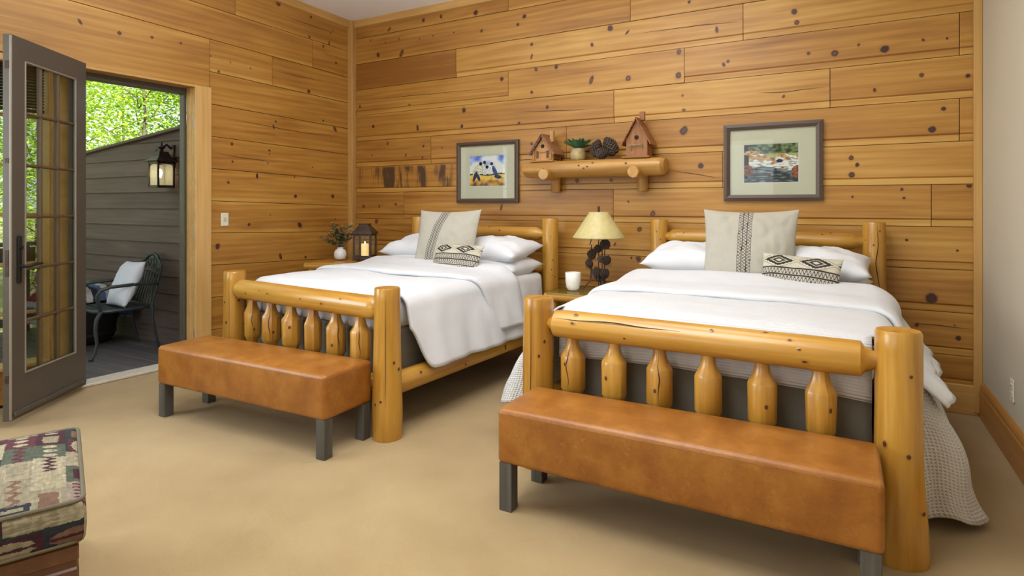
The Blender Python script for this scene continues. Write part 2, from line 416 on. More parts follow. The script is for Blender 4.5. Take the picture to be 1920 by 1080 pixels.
M['cone_tip'] = plain('pine_cone_tip', (.075, .05, .036), .6, var=.4, scale=80)
M['leaf_dark'] = plain('olive_leaf', (.072, .105, .052), .5, var=.45, scale=40)
M['leaf_tan'] = plain('dry_leaf', (.30, .235, .12), .6, var=.3, scale=40)
M['succulent'] = plain('succulent_leaf', (.055, .17, .085), .45, var=.4, scale=25)
M['pot'] = plain('glazed_clay_pot', (.40, .30, .13), .45, var=.3, scale=25)
M['grass'] = plain('grass_ground', (.16, .17, .06), .9, var=.4, scale=2)
M['drum'] = plain('dark_barrel', (.018, .015, .013), .6, var=.3)
def leafmat(name, col, tr):
    m, t, b = new_mat(name)
    tc = N(t, 'ShaderNodeTexCoord'); nz = N(t, 'ShaderNodeTexNoise'); nz.inputs['Scale'].default_value = 1.7; nz.inputs['Detail'].default_value = 6; t.links.new(tc.outputs['Object'], nz.inputs['Vector'])
    r = ramp(t, nz.outputs['Fac'], [(.3, tuple(c*.6 for c in col)), (.7, tuple(min(1, c*1.35) for c in col))])
    t.links.new(r.outputs[0], b.inputs['Base Color']); b.inputs['Roughness'].default_value = .5
    ts = N(t, 'ShaderNodeBsdfTranslucent'); ts.inputs[0].default_value = (*tr, 1)
    mx = N(t, 'ShaderNodeMixShader'); mx.inputs[0].default_value = .45
    t.links.new(b.outputs[0], mx.inputs[1]); t.links.new(ts.outputs[0], mx.inputs[2]); t.links.new(mx.outputs[0], t.nodes['Material Output'].inputs[0])
    return m
M['leaf_a'] = leafmat('sunlit_leaf', (.36, .52, .06), (.60, .78, .12))
M['leaf_b'] = leafmat('deep_green_leaf', (.12, .23, .045), (.25, .42, .06))

# carpet
m, t, b = new_mat('tan_carpet'); M['carpet'] = m
tc = N(t, 'ShaderNodeTexCoord')
n1 = N(t, 'ShaderNodeTexNoise'); n1.inputs['Scale'].default_value = 420; n1.inputs['Detail'].default_value = 3
n2 = N(t, 'ShaderNodeTexNoise'); n2.inputs['Scale'].default_value = 2.2; n2.inputs['Detail'].default_value = 6
for n_ in (n1, n2): t.links.new(tc.outputs['Object'], n_.inputs['Vector'])
r1 = ramp(t, n1.outputs['Fac'], [(.25, (.72, .72, .72)), (.75, (1, 1, 1))]); r2 = ramp(t, n2.outputs['Fac'], [(.3, (.455, .315, .142)), (.7, (.55, .395, .19))])
t.links.new(mix(t, 1.0, r2.outputs[0], r1.outputs[0], 'MULTIPLY'), b.inputs['Base Color'])
b.inputs['Roughness'].default_value = .95; b.inputs['Specular IOR Level'].default_value = .1; b.inputs['Sheen Weight'].default_value = .2
bp = N(t, 'ShaderNodeBump'); bp.inputs['Strength'].default_value = .7; bp.inputs['Distance'].default_value = .006; t.links.new(n1.outputs['Fac'], bp.inputs['Height']); t.links.new(bp.outputs[0], b.inputs['Normal'])

# leather
m, t, b = new_mat('cognac_leather'); M['leather'] = m
tc = N(t, 'ShaderNodeTexCoord')
n1 = N(t, 'ShaderNodeTexNoise'); n1.inputs['Scale'].default_value = 6; n1.inputs['Detail'].default_value = 8; n1.inputs['Roughness'].default_value = .685
n2 = N(t, 'ShaderNodeTexNoise'); n2.inputs['Scale'].default_value = 26; n2.inputs['Detail'].default_value = 6; n2.inputs['Distortion'].default_value = 2.5
n3 = N(t, 'ShaderNodeTexVoronoi'); n3.inputs['Scale'].default_value = 420
for n_ in (n1, n2, n3): t.links.new(tc.outputs['Object'], n_.inputs['Vector'])
r1 = ramp(t, n1.outputs['Fac'], [(.3, (.225, .072, .009)), (.5, (.30, .110, .015)), (.72, (.40, .165, .028))])
r2 = ramp(t, n2.outputs['Fac'], [(.60, (0, 0, 0)), (.78, (.4, .4, .4))])
t.links.new(mix(t, r2.outputs[0], r1.outputs[0], (.55, .25, .06)), b.inputs['Base Color'])
b.inputs['Roughness'].default_value = .36; b.inputs['Specular IOR Level'].default_value = .5
bp = N(t, 'ShaderNodeBump'); bp.inputs['Strength'].default_value = .12; bp.inputs['Distance'].default_value = .002; t.links.new(n3.outputs['Distance'], bp.inputs['Height'])
bp2 = N(t, 'ShaderNodeBump'); bp2.inputs['Strength'].default_value = .15; bp2.inputs['Distance'].default_value = .015; t.links.new(n1.outputs['Fac'], bp2.inputs['Height']); t.links.new(bp.outputs[0], bp2.inputs['Normal'])
t.links.new(bp2.outputs[0], b.inputs['Normal'])

# ------------------------------------------------------------------ room shell
AL = radians(3.3)                                   # the left wall is a little out of square
LD = Vector((-sin(AL), -cos(AL), 0)); LN = Vector((cos(AL), -sin(AL), 0))
def lw(s, z, d=0.0): return LD*s+LN*d+Vector((0, 0, z))
def bw(s, z, d=0.0): return Vector((s, -d, z))
RX = 5.47                                           # right wall
def ceil_z(y): return 3.355-.038*y

def structure(o):
    o['kind'] = 'structure'; return o
mb = MB(); mb.poly([(-.6, -7.1, 0), (RX+.2, -7.1, 0), (RX+.2, .1, 0), (-.05, .1, 0)]); structure(mb.build('floor', M['carpet'], smooth=False))
mb = MB()
c0 = [(-1.5, -7.2), (RX+.25, -7.2), (RX+.25, .2), (-1.5, .2)]  # slab overhangs the left wall unseen, added to shade the porch siding
lo = [mb.vert((x, y, ceil_z(y))) for x, y in c0]; hi = [mb.vert((x, y, ceil_z(y)+.2)) for x, y in c0]
mb.face(lo[::-1]); mb.face(hi)
for i in range(4): mb.face([lo[i], lo[(i+1) % 4], hi[(i+1) % 4], hi[i]])
structure(mb.build('ceiling', M['ceil'], smooth=False))
mb = MB(); mb.box((RX+.1, -3.5, 1.9), (.2, 7.4, 4.0)); structure(mb.build('wall_right', M['paint'], smooth=False))
# wall behind the camera: solid around a wide window opening
mb = MB()
for c, d in (((.55, -7.1, 1.9), (2.1, .2, 4.0)), ((4.55, -7.1, 1.9), (1.9, .2, 4.0)), ((2.6, -7.1, .4), (2.0, .2, .8)), ((2.6, -7.1, 3.2), (2.0, .2, 1.4))): mb.box(c, d)
structure(mb.build('wall_front', M['paint'], smooth=False))

BACK_CRACKS = [[(0.071, 2.491), (1.024, 2.473), (1.957, 2.461)], [(2.043, 2.215), (2.566, 2.189), (2.772, 2.182)], [(3.139, 2.776), (3.691, 2.769), (4.027, 2.751)], [(4.129, 2.197), (4.297, 2.185), (4.606, 2.198)], [(3.464, 1.635), (3.691, 1.594), (3.883, 1.556)], [(5.068, 0.559), (5.244, 0.558), (5.426, 0.549)], [(0.385, 1.094), (0.605, 1.088), (0.839, 1.06)]]
LEFT_CRACKS = [[(0.834, 3.191), (0.564, 3.188), (0.243, 3.175)], [(0.976, 2.642), (0.692, 2.638), (0.342, 2.642)], [(1.509, 2.125), (1.051, 2.102), (0.674, 2.081), (0.053, 2.083)], [(1.592, 1.809), (1.27, 1.78), (0.894, 1.764)]]
def plank_wall(name, planks, knots, tf, extra=(), cracks=()):
    """planks: (s0,s1,[z bottom at s0,s1],[z top at s0,s1], step) ; real boards with a milled step and open joints"""
    mb = MB(); G = .0022
    rnd = random.Random(hash(name) % 1000 if False else len(name)*13)
    info = []
    for (s0, s1, b0, b1, t0, t1, step, tone) in planks:
        ox, oy, oz = rnd.random()*20, rnd.random()*20, rnd.random()*20
        pv = tone if tone is not None else rnd.uniform(-.55, .55)
        sap = rnd.choice([0, .35, .75]); sap2 = rnd.choice([0, 0, .5])
        prof = [(0, -.014, 0), (0, -.0055, sap), (.148, -.0055, sap), (.155, -.0055, -.75), (.188, -.0002, -.55), (.20, 0, 0), (.90, 0, 0), (.995, 0, sap2), (1, -.002, sap2), (1, -.014, 0)] if step else [(0, -.014, 0), (0, -.002, sap), (.006, 0, sap), (.16, 0, 0), (.88, 0, 0), (.994, 0, sap2), (1, -.002, sap2), (1, -.014, 0)]
        cols = []
        a, e = s0+G, s1-G
        for s_ in (a, e):
            f = (s_-s0)/(s1-s0); zb = b0+(b1-b0)*f+G; zt = t0+(t1-t0)*f-G
            cols.append([mb.vert(tf(s_, zb+(zt-zb)*q, d), (zb+(zt-zb)*q+ox, d*2+oy, s_+oz), 0, pv+dp) for q, d, dp in prof])
        for i in range(len(prof)-1):
            mb.face([cols[0][i], cols[1][i], cols[1][i+1], cols[0][i+1]])
        for cc, fl in ((cols[0], 1), (cols[1], 0)):
            mb.face(cc[::-1] if fl else cc)
        info.append((s0, s1, b0, b1, t0, t1, step, ox, oy, oz, pv))
    for (s, z, rr) in knots:
        for (s0, s1, b0, b1, t0, t1, step, ox, oy, oz, pv) in info:
            f = (s-s0)/(s1-s0)
            if 0 <= f <= 1 and b0+(b1-b0)*f <= z <= t0+(t1-t0)*f:
                rr *= .8; h = t0-b0; lowz = b0+(b1-b0)*f+(h*.19 if step else .004); hiz = t0+(t1-t0)*f-.004
                n = 14; rr *= .9 if name == 'wall_back' else .75; kc = rnd.uniform(.45, .95)
                asp = rnd.uniform(.7, 1.1); tilt = rnd.uniform(-.5, .5)
                if rnd.random() < .16: asp = rnd.uniform(.35, .5); tilt = rnd.uniform(-.9, .2); rr *= 1.6
                rings = []
                for q, kk in ((1.9, 0.0), (1.25, .14), (.95, .6), (.74, 1.0), (.5, kc)):
                    ring = []
                    for i in range(n):
                        th = 2*pi*i/n; wob = 1+.16*noise.noise(Vector((cos(th)*1.5+s*9, sin(th)*1.5, z*9)))
                        du, dv = cos(th)*rr*q*wob*asp, sin(th)*rr*q*wob
                        ss = s+du*cos(tilt)-dv*sin(tilt); zz = z+du*sin(tilt)+dv*cos(tilt)
                        ss = min(max(ss, s0+.003), s1-.003); zz = min(max(zz, lowz), hiz)
                        ring.append(mb.vert(tf(ss, zz, .0008+.0004*(1.3-q)), (zz+ox, oy, ss+oz), kk, pv))
                    rings.append(ring)
                for A, B in zip(rings, rings[1:]):
                    for i in range(n): mb.face([A[i], A[(i+1) % n], B[(i+1) % n], B[i]])
                mb.face(rings[-1])
                break
    for line in cracks:
        pts = []
        for a, b_ in zip(line, line[1:]):
            for i in range(10): pts.append((a[0]+(b_[0]-a[0])*i/10, a[1]+(b_[1]-a[1])*i/10+.003*noise.noise(Vector((i*.7, a[0]*9, 0)))))
        for i in range(len(pts)-1):
            w0, w1 = .0022*sin(pi*max(.05, i/len(pts))), .0022*sin(pi*min(.95, (i+1)/len(pts)))
            (s0, z0), (s1, z1) = pts[i], pts[i+1]
            mb.poly([tf(s0, z0-w0, .0014), tf(s1, z1-w1, .0014), tf(s1, z1+w1, .0014), tf(s0, z0+w0, .0014)], m=1)
    for quad in extra:
        mb.poly([tf(s, z, -.013) for s, z in quad], m=1)
        mb.poly([tf(s, z, -.16) for s, z in quad][::-1], m=1)
    return structure(mb.build(name, [M['wall_wood'], M['dark']], smooth=False))

# back wall: board rows 0.2795 m high with staggered butt joints
zr = lambda k: 1.4885+.2795*k
rows = {6: [(1.975, 0)], 5: [(3.148, 0)], 4: [(1.384, 0), (4.031, 0)], 3: [(1.975, 0), (3.591, 0), (5.354, 0)], 2: [(3.004, 0), (4.613, 0)], 1: [(1.077, 0), (2.566, 0), (5.354, 0)],
        0: [(3.883, 0)], -1: [(.727, 0), (2.999, 0), (5.204, 0)], -2: [(2.4, 0)], -3: [(3.7, 0)], -4: [(1.6, 0)], -5: []}
tones = {(6, 0): -.1, (6, 1): .0, (5, 0): .0, (5, 1): .35, (4, 0): -.75, (4, 1): .45, (4, 2): .6, (3, 0): .1, (3, 1): .35, (3, 2): -.05, (3, 3): .2, (2, 0): .1, (2, 1): .5, (2, 2): .2, (1, 0): -.25, (1, 1): -.1,
         (1, 2): .1, (1, 3): .25, (0, 0): .0, (0, 1): .55, (-1, 0): -.1, (-1, 1): -.2, (-1, 2): .2, (-1, 3): .15, (-2, 0): -.15, (-2, 1): .3, (-3, 0): .0, (-3, 1): .15, (-4, 0): -.3, (-4, 1): -.1, (-5, 0): -.35}
planks = []
for k, js in rows.items():
    xs = [.06]+[j[0] for j in js]+[5.43]
    z0, z1 = zr(k), zr(k+1)
    if k == 6: z1 = 3.36
    if k == -5: z0 = .185
    for i, (a, c) in enumerate(zip(xs, xs[1:])):
        planks.append((a, c, z0, z0, z1, z1, k < 5 and (k, i) not in ((3, 1), (4, 0), (0, 0)) or (k, i) == (0, 0), tones.get((k, i), None)))
BACK_KNOTS = [(0.533, 3.204, 0.022), (0.983, 3.316, 0.027), (0.983, 3.23, 0.027), (1.203, 3.233, 0.027), (1.614, 3.204, 0.031), (1.681, 3.02, 0.02), (2.144, 3.085, 0.024), (2.077, 3.021, 0.02), (2.221, 2.819, 0.019), (2.221, 2.707, 0.019), (1.626, 2.643, 0.021), (1.905, 2.536, 0.025), (1.923, 2.345, 0.025), (0.804, 2.367, 0.033), (1.478, 2.275, 0.031), (1.453, 2.121, 0.026), (2.082, 2.094, 0.025), (0.908, 2.14, 0.027), (0.31, 2.196, 0.023), (2.221, 2.381, 0.019), (0.511, 2.003, 0.023), (0.983, 1.951, 0.016), (0.97, 1.838, 0.016), (0.698, 2.93, 0.033), (0.377, 2.954, 0.034), (1.216, 1.924, 0.011), (2.221, 1.91, 0.019), (0.272, 3.122, 0.011), (0.481, 3.07, 0.011), (0.663, 3.084, 0.011), (0.935, 3.047, 0.011), (1.104, 3.055, 0.011), (1.358, 3.051, 0.01), (0.118, 2.423, 0.017), (2.807, 2.736, 0.023), (3.121, 2.797, 0.018), (2.971, 2.854, 0.032), (3.84, 2.714, 0.021), (4.383, 2.767, 0.027), (4.4, 2.686, 0.023), (3.629, 2.965, 0.017), (2.802, 2.433, 0.032), (3.13, 2.412, 0.031), (3.545, 2.393, 0.034), (3.549, 2.581, 0.03), (2.467, 2.586, 0.029), (2.265, 2.586, 0.024), (3.891, 2.438, 0.021), (3.923, 2.459, 0.016), (4.477, 2.45, 0.015), (4.789, 2.47, 0.015), (4.943, 2.42, 0.033), (5.16, 2.453, 0.014), (4.642, 2.429, 0.03), (5.289, 2.445, 0.01), (4.884, 2.145, 0.018), (5.151, 2.219, 0.018), (5.398, 2.188, 0.017), (2.378, 2.232, 0.024), (3.578, 2.228, 0.013), (4.312, 2.153, 0.016), (3.587, 2.108, 0.017), (3.587, 1.946, 0.047), (5.27, 1.985, 0.018), (5.209, 1.852, 0.028), (3.719, 1.661, 0.029), (4.744, 1.683, 0.022), (4.78, 1.633, 0.019), (4.747, 1.563, 0.026), (5.041, 1.458, 0.014), (5.053, 1.4, 0.011), (4.751, 1.41, 0.011), (2.667, 1.565, 0.023), (2.98, 1.563, 0.018), (5.404, 1.478, 0.021), (3.429, 1.718, 0.026), (5.206, 0.731, 0.05), (5.163, 0.682, 0.014), (5.348, 0.485, 0.021), (5.125, 0.55, 0.018), (5.329, 0.567, 0.007), (3.217, 0.908, 0.035), (3.157, 0.91, 0.013), (3.337, 1.28, 0.035), (3.226, 1.151, 0.027), (3.013, 1.021, 0.014), (3.13, 1.381, 0.013), (0.355, 1.179, 0.034), (0.172, 1.338, 0.023), (0.392, 1.339, 0.017), (0.62, 1.361, 0.017), (1.812, 1.229, 0.02), (1.9, 1.33, 0.025), (0.295, 1.888, 0.011), (0.755, 1.869, 0.017), (0.97, 1.833, 0.016), (5.343, 1.055, 0.01), (5.068, 1.116, 0.011)]
LEFT_KNOTS = [(0.924, 3.296, 0.036), (0.545, 3.269, 0.021), (0.293, 3.169, 0.016), (0.258, 3.2, 0.01), (0.564, 3.063, 0.021), (0.314, 3.057, 0.021), (0.39, 3.006, 0.021), (0.222, 2.868, 0.021), (0.571, 2.509, 0.026), (1.151, 1.624, 0.026), (0.73, 1.44, 0.026), (0.265, 1.446, 0.031), (1.435, 1.554, 0.021), (1.4, 1.9, 0.021), (1.395, 1.743, 0.016), (1.022, 1.872, 0.016), (1.022, 1.837, 0.01), (1.039, 1.75, 0.01), (0.525, 1.737, 0.01), (0.236, 2.161, 0.031), (0.953, 2.155, 0.016), (0.976, 2.101, 0.021), (0.742, 1.635, 0.016), (0.39, 2.233, 0.016), (0.293, 2.059, 0.01), (1.233, 1.173, 0.026), (0.68, 1.153, 0.047), (0.9, 0.854, 0.031), (0.61, 0.827, 0.021), (1.534, 0.99, 0.042), (1.312, 0.695, 0.021), (1.011, 1.259, 0.01), (0.229, 1.202, 0.016), (2.315, 2.668, 0.021), (2.079, 2.693, 0.016), (1.852, 2.699, 0.016), (2.575, 2.686, 0.021), (1.596, 2.647, 0.01), (1.217, 2.615, 0.01), (1.415, 2.629, 0.01), (1.524, 2.527, 0.016)]
wall_back = plank_wall('wall_back', planks, BACK_KNOTS, bw, [[(-.4, 0), (RX+.2, 0), (RX+.2, 3.5), (-.4, 3.5)]], BACK_CRACKS)

# left wall: rows drop slightly toward the corner (slope .03); boards stop at the door and the tall window
D0, D1, DT = 1.742, 2.56, 2.37                      # door opening along the wall, head height
W0, W1, WB, WT = 2.76, 5.9, .27, 2.32               # window opening
lz = lambda k, s: .781+.2805*k+.030*s
planks = []
def lp(s0, s1, k0, k1=None, clipb=None, clipt=None, tone=None, step=False):
    k1 = k0+1 if k1 is None else k1
    b0, b1, t0, t1 = lz(k0, s0), lz(k0, s1), lz(k1, s0), lz(k1, s1)
    if clipb is not None: b0 = b1 = clipb
    if clipt is not None: t0 = t1 = clipt
    planks.append((s0, s1, b0, b1, t0, t1, step, tone))
tn = {0: .1, 1: -.05, 2: .15, 3: .0, 4: .05, 5: .25, 6: .1}
lp(.05, D0-.04, -3, -2, clipb=0.185); lp(.05, D0-.04, -2); lp(.05, D0-.04, -1)
for k in range(0, 6): lp(.05, D0-.04 if k < 5 else 1.605, k, tone=tn[k])
lp(.05, .991, 6, tone=.15); lp(.991, 1.605, 6, tone=.2); lp(.05, .525, 7, tone=.1); lp(.525, 5.2, 7, tone=-.1); lp(.05, 1.369, 8, tone=.05); lp(1.369, 5.2, 8, tone=-.05)
lp(.05, 3.2, 9, 10, tone=-.05); lp(3.2, 7.0, 9, 10); lp(.05, 4.2, 10, 11); lp(5.2, 7, 7); lp(5.2, 7, 8)
lp(1.605, W1, 6, clipb=DT+.0, tone=.15)              # long header board over door and window
lp(W0-.02, W1, -3, -2, clipb=.02, clipt=WB-.02, tone=.3)
for k in range(-3, 6): lp(W1, 7.0, k)
wall_left = plank_wall('wall_left', planks, LEFT_KNOTS, lw,
    [[(-.2, 0), (D0-.03, 0), (D0-.03, 4), (-.2, 4)], [(D0-.03, DT+.01), (7.0, DT+.01), (7.0, 4), (D0-.03, 4)], [(W0-.03, 0), (W1, 0), (W1, WB-.03), (W0-.03, WB-.03)], [(W1, 0), (7.0, 0), (7.0, 4), (W1, 4)]], LEFT_CRACKS)

# trims
def trim(name, parts, mat=None):
    mb = MB()
    for p in parts:
        mb.box(*p[:2], rot=p[2] if len(p) > 2 else None, bev=.004, gcaxis=p[3] if len(p) > 3 else 2, pv=p[4] if len(p) > 4 else 0.0)
    return structure(mb.build(name, mat or M['trim_wood'], smooth=False))
RL = Matrix(((LD.x, LN.x, 0), (LD.y, LN.y, 0), (0, 0, 1)))
trim('trim_1', [((.027, -.027, 1.72), (.066, .066, 3.4), None, 2, -.3)])                    # corner post
trim('trim_2', [((5.447, -.016, 1.72), (.046, .032, 3.4), None, 2, .15)])                   # right end of the boarded wall
mb = MB()                                                                                 # crown along the back wall
for prof in ([(0, 3.28), (.022, 3.285), (.03, 3.325), (.032, 3.38), (0, 3.38)],):
    a = [mb.vert((.03, -d, z), (d*3, z, .03), 0, .1) for d, z in prof]; e = [mb.vert((5.43, -d, z), (d*3, z, 5.4), 0, .1) for d, z in prof]
    for i in range(len(prof)-1): mb.face([a[i], a[i+1], e[i+1], e[i]])
structure(mb.build('trim_3', M['trim_wood'], smooth=False))
mb = MB()                                                                                 # crown along the left wall, rising with the ceiling
a = []; e = []
for d, z in [(0, 3.275), (.022, 3.28), (.03, 3.32), (.032, 3.40), (0, 3.40)]:
    a.append(mb.vert(lw(.03, z, d), (d*3, z, 0), 0, -.1)); e.append(mb.vert(lw(6.9, z+.038*6.9, d), (d*3, z, 6.9), 0, -.1))
for i in range(4): mb.face([a[i], e[i], e[i+1], a[i+1]])
structure(mb.build('trim_4', M['trim_wood'], smooth=False))
# door casing (wide flat board on the right, two narrow strips and the jamb)
trim('trim_5', [(lw((1.60+1.735)/2, 1.185, .008), (.135, .028, 2.37), RL, 2, .8)])
# baseboards
mb = MB(); mb.box((2.75, -.012, .095), (5.40, .024, .19), gcaxis=0, bev=.004, pv=.2); structure(mb.build('baseboard_back', M['trim_wood'], smooth=False))
mb = MB(); prof = [(0, 0), (.020, 0), (.020, .165), (.015, .178), (.017, .190), (.013, .205), (.006, .222), (0, .228)]
a = [mb.vert((RX-d, -7.0, z), (d*4, z, -7)) for d, z in prof]; e = [mb.vert((RX-d, -.0, z), (d*4, z, 0)) for d, z in prof]
for i in range(len(prof)-1): mb.face([a[i], a[i+1], e[i+1], e[i]])
structure(mb.build('baseboard_right', M['base_wood'], smooth=False))
mb = MB(); mb.box(lw(.83, .095, .012), (1.52, .024, .19), rot=RL, gcaxis=0, bev=.004); structure(mb.build('baseboard_left', M['trim_wood'], smooth=False))

# ---- patio door: frame set in the wall, and the leaf standing open into the room
dr = bpy.data.objects.new('door_1', None); COL.objects.link(dr); dr['kind'] = 'structure'
mb = MB()
mb.box(lw(1.736, 1.19, -.05), (.010, .135, 2.37), rot=RL, bev=.002, pv=.8); mb.box(lw(1.741, 1.19, -.075), (.012, .07, 2.37), rot=RL, bev=.003, pv=.5)
mb.box(lw((D0+D1)/2, DT-.008, -.055), (D1-D0+.06, .13, .02), rot=RL, bev=.003, gcaxis=0, pv=.2)
mb.build('jamb_lining', M['trim_wood'], dr, smooth=False)
mb = MB()
mb.box(lw(D0+.012, 1.185, -.15), (.024, .07, 2.36), rot=RL, bev=.004)
mb.box(lw(D1-.018, 1.185, -.15), (.036, .07, 2.36), rot=RL, bev=.004)
mb.box(lw((D0+D1)/2, DT-.042, -.15), (D1-D0+.02, .074, .054), rot=RL, bev=.004)
mb.build('outer_frame', M['door'], dr, smooth=False)
mb = MB(); mb.box(lw((D0+D1)/2, .012, -.12), (D1-D0+.04, .16, .024), rot=RL, bev=.006); mb.build('threshold', plain('pale_sill', (.62, .56, .47), .5), dr, smooth=False)
for z in (.25, 1.12, 2.05):
    mb = MB(); mb.box(lw(D0-.012, z, -.03), (.008, .05, .10), rot=RL, bev=.002); mb.lathe([(-.052, .008), (.052, .008)], lw(D0-.006, z, -.002), 10)
    mb.build('hinge', M['steel'], dr)

Hp = Vector((-.12, -2.545, 0)); Np = Vector((.315, -3.148, 0))
DL = (Np-Hp).length; dx = (Np-Hp).normalized(); dn = Vector((-dx.y, dx.x, 0))   # dn: face toward the room's right
if dn.x < 0: dn = -dn
RD = Matrix(((dx.x, dn.x, 0), (dx.y, dn.y, 0), (0, 0, 1)))
door = bpy.data.objects.new('door_2', None); COL.objects.link(door); door['kind'] = 'structure'
def dpos(u, z, d=0.0): return Hp+dx*u+dn*d+Vector((0, 0, z))
Z0, Z1 = .045, 2.385; TH = .046; SW = .115; TR = .135; BR = .255
mb = MB()
for u0, u1, z0, z1 in ((0, SW, Z0, Z1), (DL-SW, DL, Z0, Z1), (SW, DL-SW, Z1-TR, Z1), (SW, DL-SW, Z0, Z0+BR)):
    mb.box(dpos((u0+u1)/2, (z0+z1)/2, -TH/2), (u1-u0, TH, z1-z0), rot=RD)
mb.box(dpos(DL/2, Z0+.035, .006), (DL-.03, .016, .03), rot=RD, bev=.005)
mb.build('leaf_frame', M['door'], door, smooth=False)
mb = MB()
w = .012
for u in (SW+w/2, DL-SW-w/2): mb.box(dpos(u, (Z0+BR+Z1-TR)/2, -.002), (w, .014, Z1-TR-Z0-BR), rot=RD, bev=.004)
for z in (Z0+BR+w/2, Z1-TR-w/2): mb.box(dpos(DL/2, z, -.002), (DL-2*SW, .014, w), rot=RD, bev=.004)
mb.box(dpos(DL-.002, (Z0+Z1)/2, -.004), (.010, .014, Z1-Z0-.01), rot=RD, bev=.003)
mb.build('glazing_bead', M['door_edge'], door, smooth=False)
mb = MB(); gw = DL-2*SW; gh = Z1-TR-Z0-BR
mb.box(dpos(DL/2, Z0+BR+gh/2, -TH/2), (gw, .006, gh), rot=RD); mb.build('glass_pane', M['door_glass'], door, smooth=False)
mb = MB()
for i in (1, 2): mb.box(dpos(SW+gw*i/3, Z0+BR+gh/2, -TH/2), (.018, .03, gh), rot=RD, bev=.004)
for j in range(1, 6): mb.box(dpos(DL/2, Z0+BR+gh*j/6, -TH/2), (gw, .03, .018), rot=RD, bev=.004)
mb.build('muntin_grid', plain('muntin_brown', (.10, .062, .030), .45), door, smooth=False)  # brown reflected from the wood is put into the muntin colour
mb = MB(); hu = DL-.062
mb.box(dpos(hu, 1.02, .006), (.036, .014, .29), rot=RD, bev=.006)
mb.tube([dpos(hu, .975, .01), dpos(hu, .975, .05), dpos(hu-.02, .976, .058), dpos(hu-.07, .985, .06), dpos(hu-.125, .982, .056)], [.011, .010, .010, .009, .007], 10)
mb.lathe([(0, .013), (.01, .013)], dpos(hu, 1.09, .012), 14, axis=dn)
mb.build('door_handle', M['black'], door)
mb = MB()
for z, h in ((1.0, .16), (2.2, .05), (.3, .05), (1.62, .03)): mb.box(dpos(DL+.001, z, -TH/2), (.004, .022, h), rot=RD, bev=.001)
mb.build('latch_plate', M['metal_bronze'], door, smooth=False)

# ---- tall window left of the door
wn = bpy.data.objects.new('window_1', None); COL.objects.link(wn); wn['kind'] = 'structure'
mb = MB()
mb.box(lw((D1+W0)/2, 1.2, -.004), (W0-D1-.02, .03, 2.37), rot=RL, bev=.004, pv=.2)
mb.box(lw(W0-.012, 1.3, -.07), (.03, .15, 2.1), rot=RL, bev=.003, pv=.4)
mb.box(lw((W0+W1)/2, WB-.01, -.06), (W1-W0, .17, .03), rot=RL, bev=.006, gcaxis=0, pv=.3)
mb.box(lw((W0+W1)/2, WT+.015, -.06), (W1-W0, .17, .05), rot=RL, bev=.006, gcaxis=0, pv=0)
mb.build('window_frame', M['trim_wood'], wn, smooth=False)
mb = MB()
for z in (.603, .945, 1.285, 1.627, 1.97): mb.box(lw((W0+W1)/2, z, -.12), (W1-W0, .025, .022), rot=RL, bev=.004, gcaxis=0, pv=.2)
for i in range(1, 7): mb.box(lw(W0+.45*i, (WB+WT)/2, -.12), (.022, .025, WT-WB), rot=RL, bev=.004, pv=.2)
mb.build('window_muntins', M['trim_wood'], wn, smooth=False)
mb = MB(); mb.box(lw((W0+W1)/2, (WB+WT)/2, -.125), (W1-W0, .005, WT-WB), rot=RL); mb.build('window_glass', M['glass'], wn, smooth=False)
bl = thing('window_blind', 'dark slatted blind drawn up at the top of the tall window left of the door', 'blind', lw(W0+.5, WT-.01, -.06))
mb = MB(); bo = lw(W0+.5, WT-.01, -.06)
for i in range(13): mb.box(lw((W0+.01+W1)/2, WT-.035-i*.021, -.06)-bo, (W1-W0-.02, .030, .004), rot=RL @ Matrix.Rotation(radians(25), 3, 'X'))
mb.build('slats', plain('blind_slat', (.045, .036, .032), .5), bl, smooth=False)
mb = MB(); mb.box(lw((W0+.01+W1)/2, WT-.012, -.06)-bo, (W1-W0-.02, .05, .028), rot=RL, bev=.003); mb.build('head_rail', M['black'], bl, smooth=False)
mb = MB(); mb.box(lw((W0+.01+W1)/2, WT-.315, -.06)-bo, (W1-W0-.02, .04, .022), rot=RL, bev=.003); mb.build('bottom_rail', M['black'], bl, smooth=False)

# ---- switch and outlet
sw = thing('light_switch', 'cream light switch plate on the wooden wall right of the open door', 'switch', lw(1.472, 1.225, .002))
mb = MB(); mb.box(LN*.003, (.072, .006, .116), rot=RL, bev=.003); mb.build('wall_plate', M['ivory'], sw, smooth=False)
mb = MB(); mb.box(LN*.0075, (.024, .003, .040), rot=RL); mb.box(LN*.012+Vector((0, 0, .006)), (.010, .012, .018), rot=RL @ Matrix.Rotation(radians(25), 3, 'X'), bev=.002); mb.build('toggle', plain('ivory_toggle', (.62, .58, .45), .35), sw, smooth=False)
ot = thing('power_outlet', 'cream power outlet low on the beige right wall', 'outlet', (RX-.001, -.787, .38))
mb = MB(); mb.box((-.003, 0, 0), (.006, .072, .116), bev=.003); mb.build('wall_plate', M['ivory'], ot, smooth=False)
for dz in (-.022, .022):
    mb = MB(); mb.lathe([(0, .017), (.002, .0165)], (-.006, 0, dz), 16, axis=(-1, 0, 0))
    for dy in (-.006, .006): mb.box((-.0085, dy, dz+.002), (.001, .0025, .009), m=1)
    mb.build('socket', [M['ivory'], M['black']], ot)

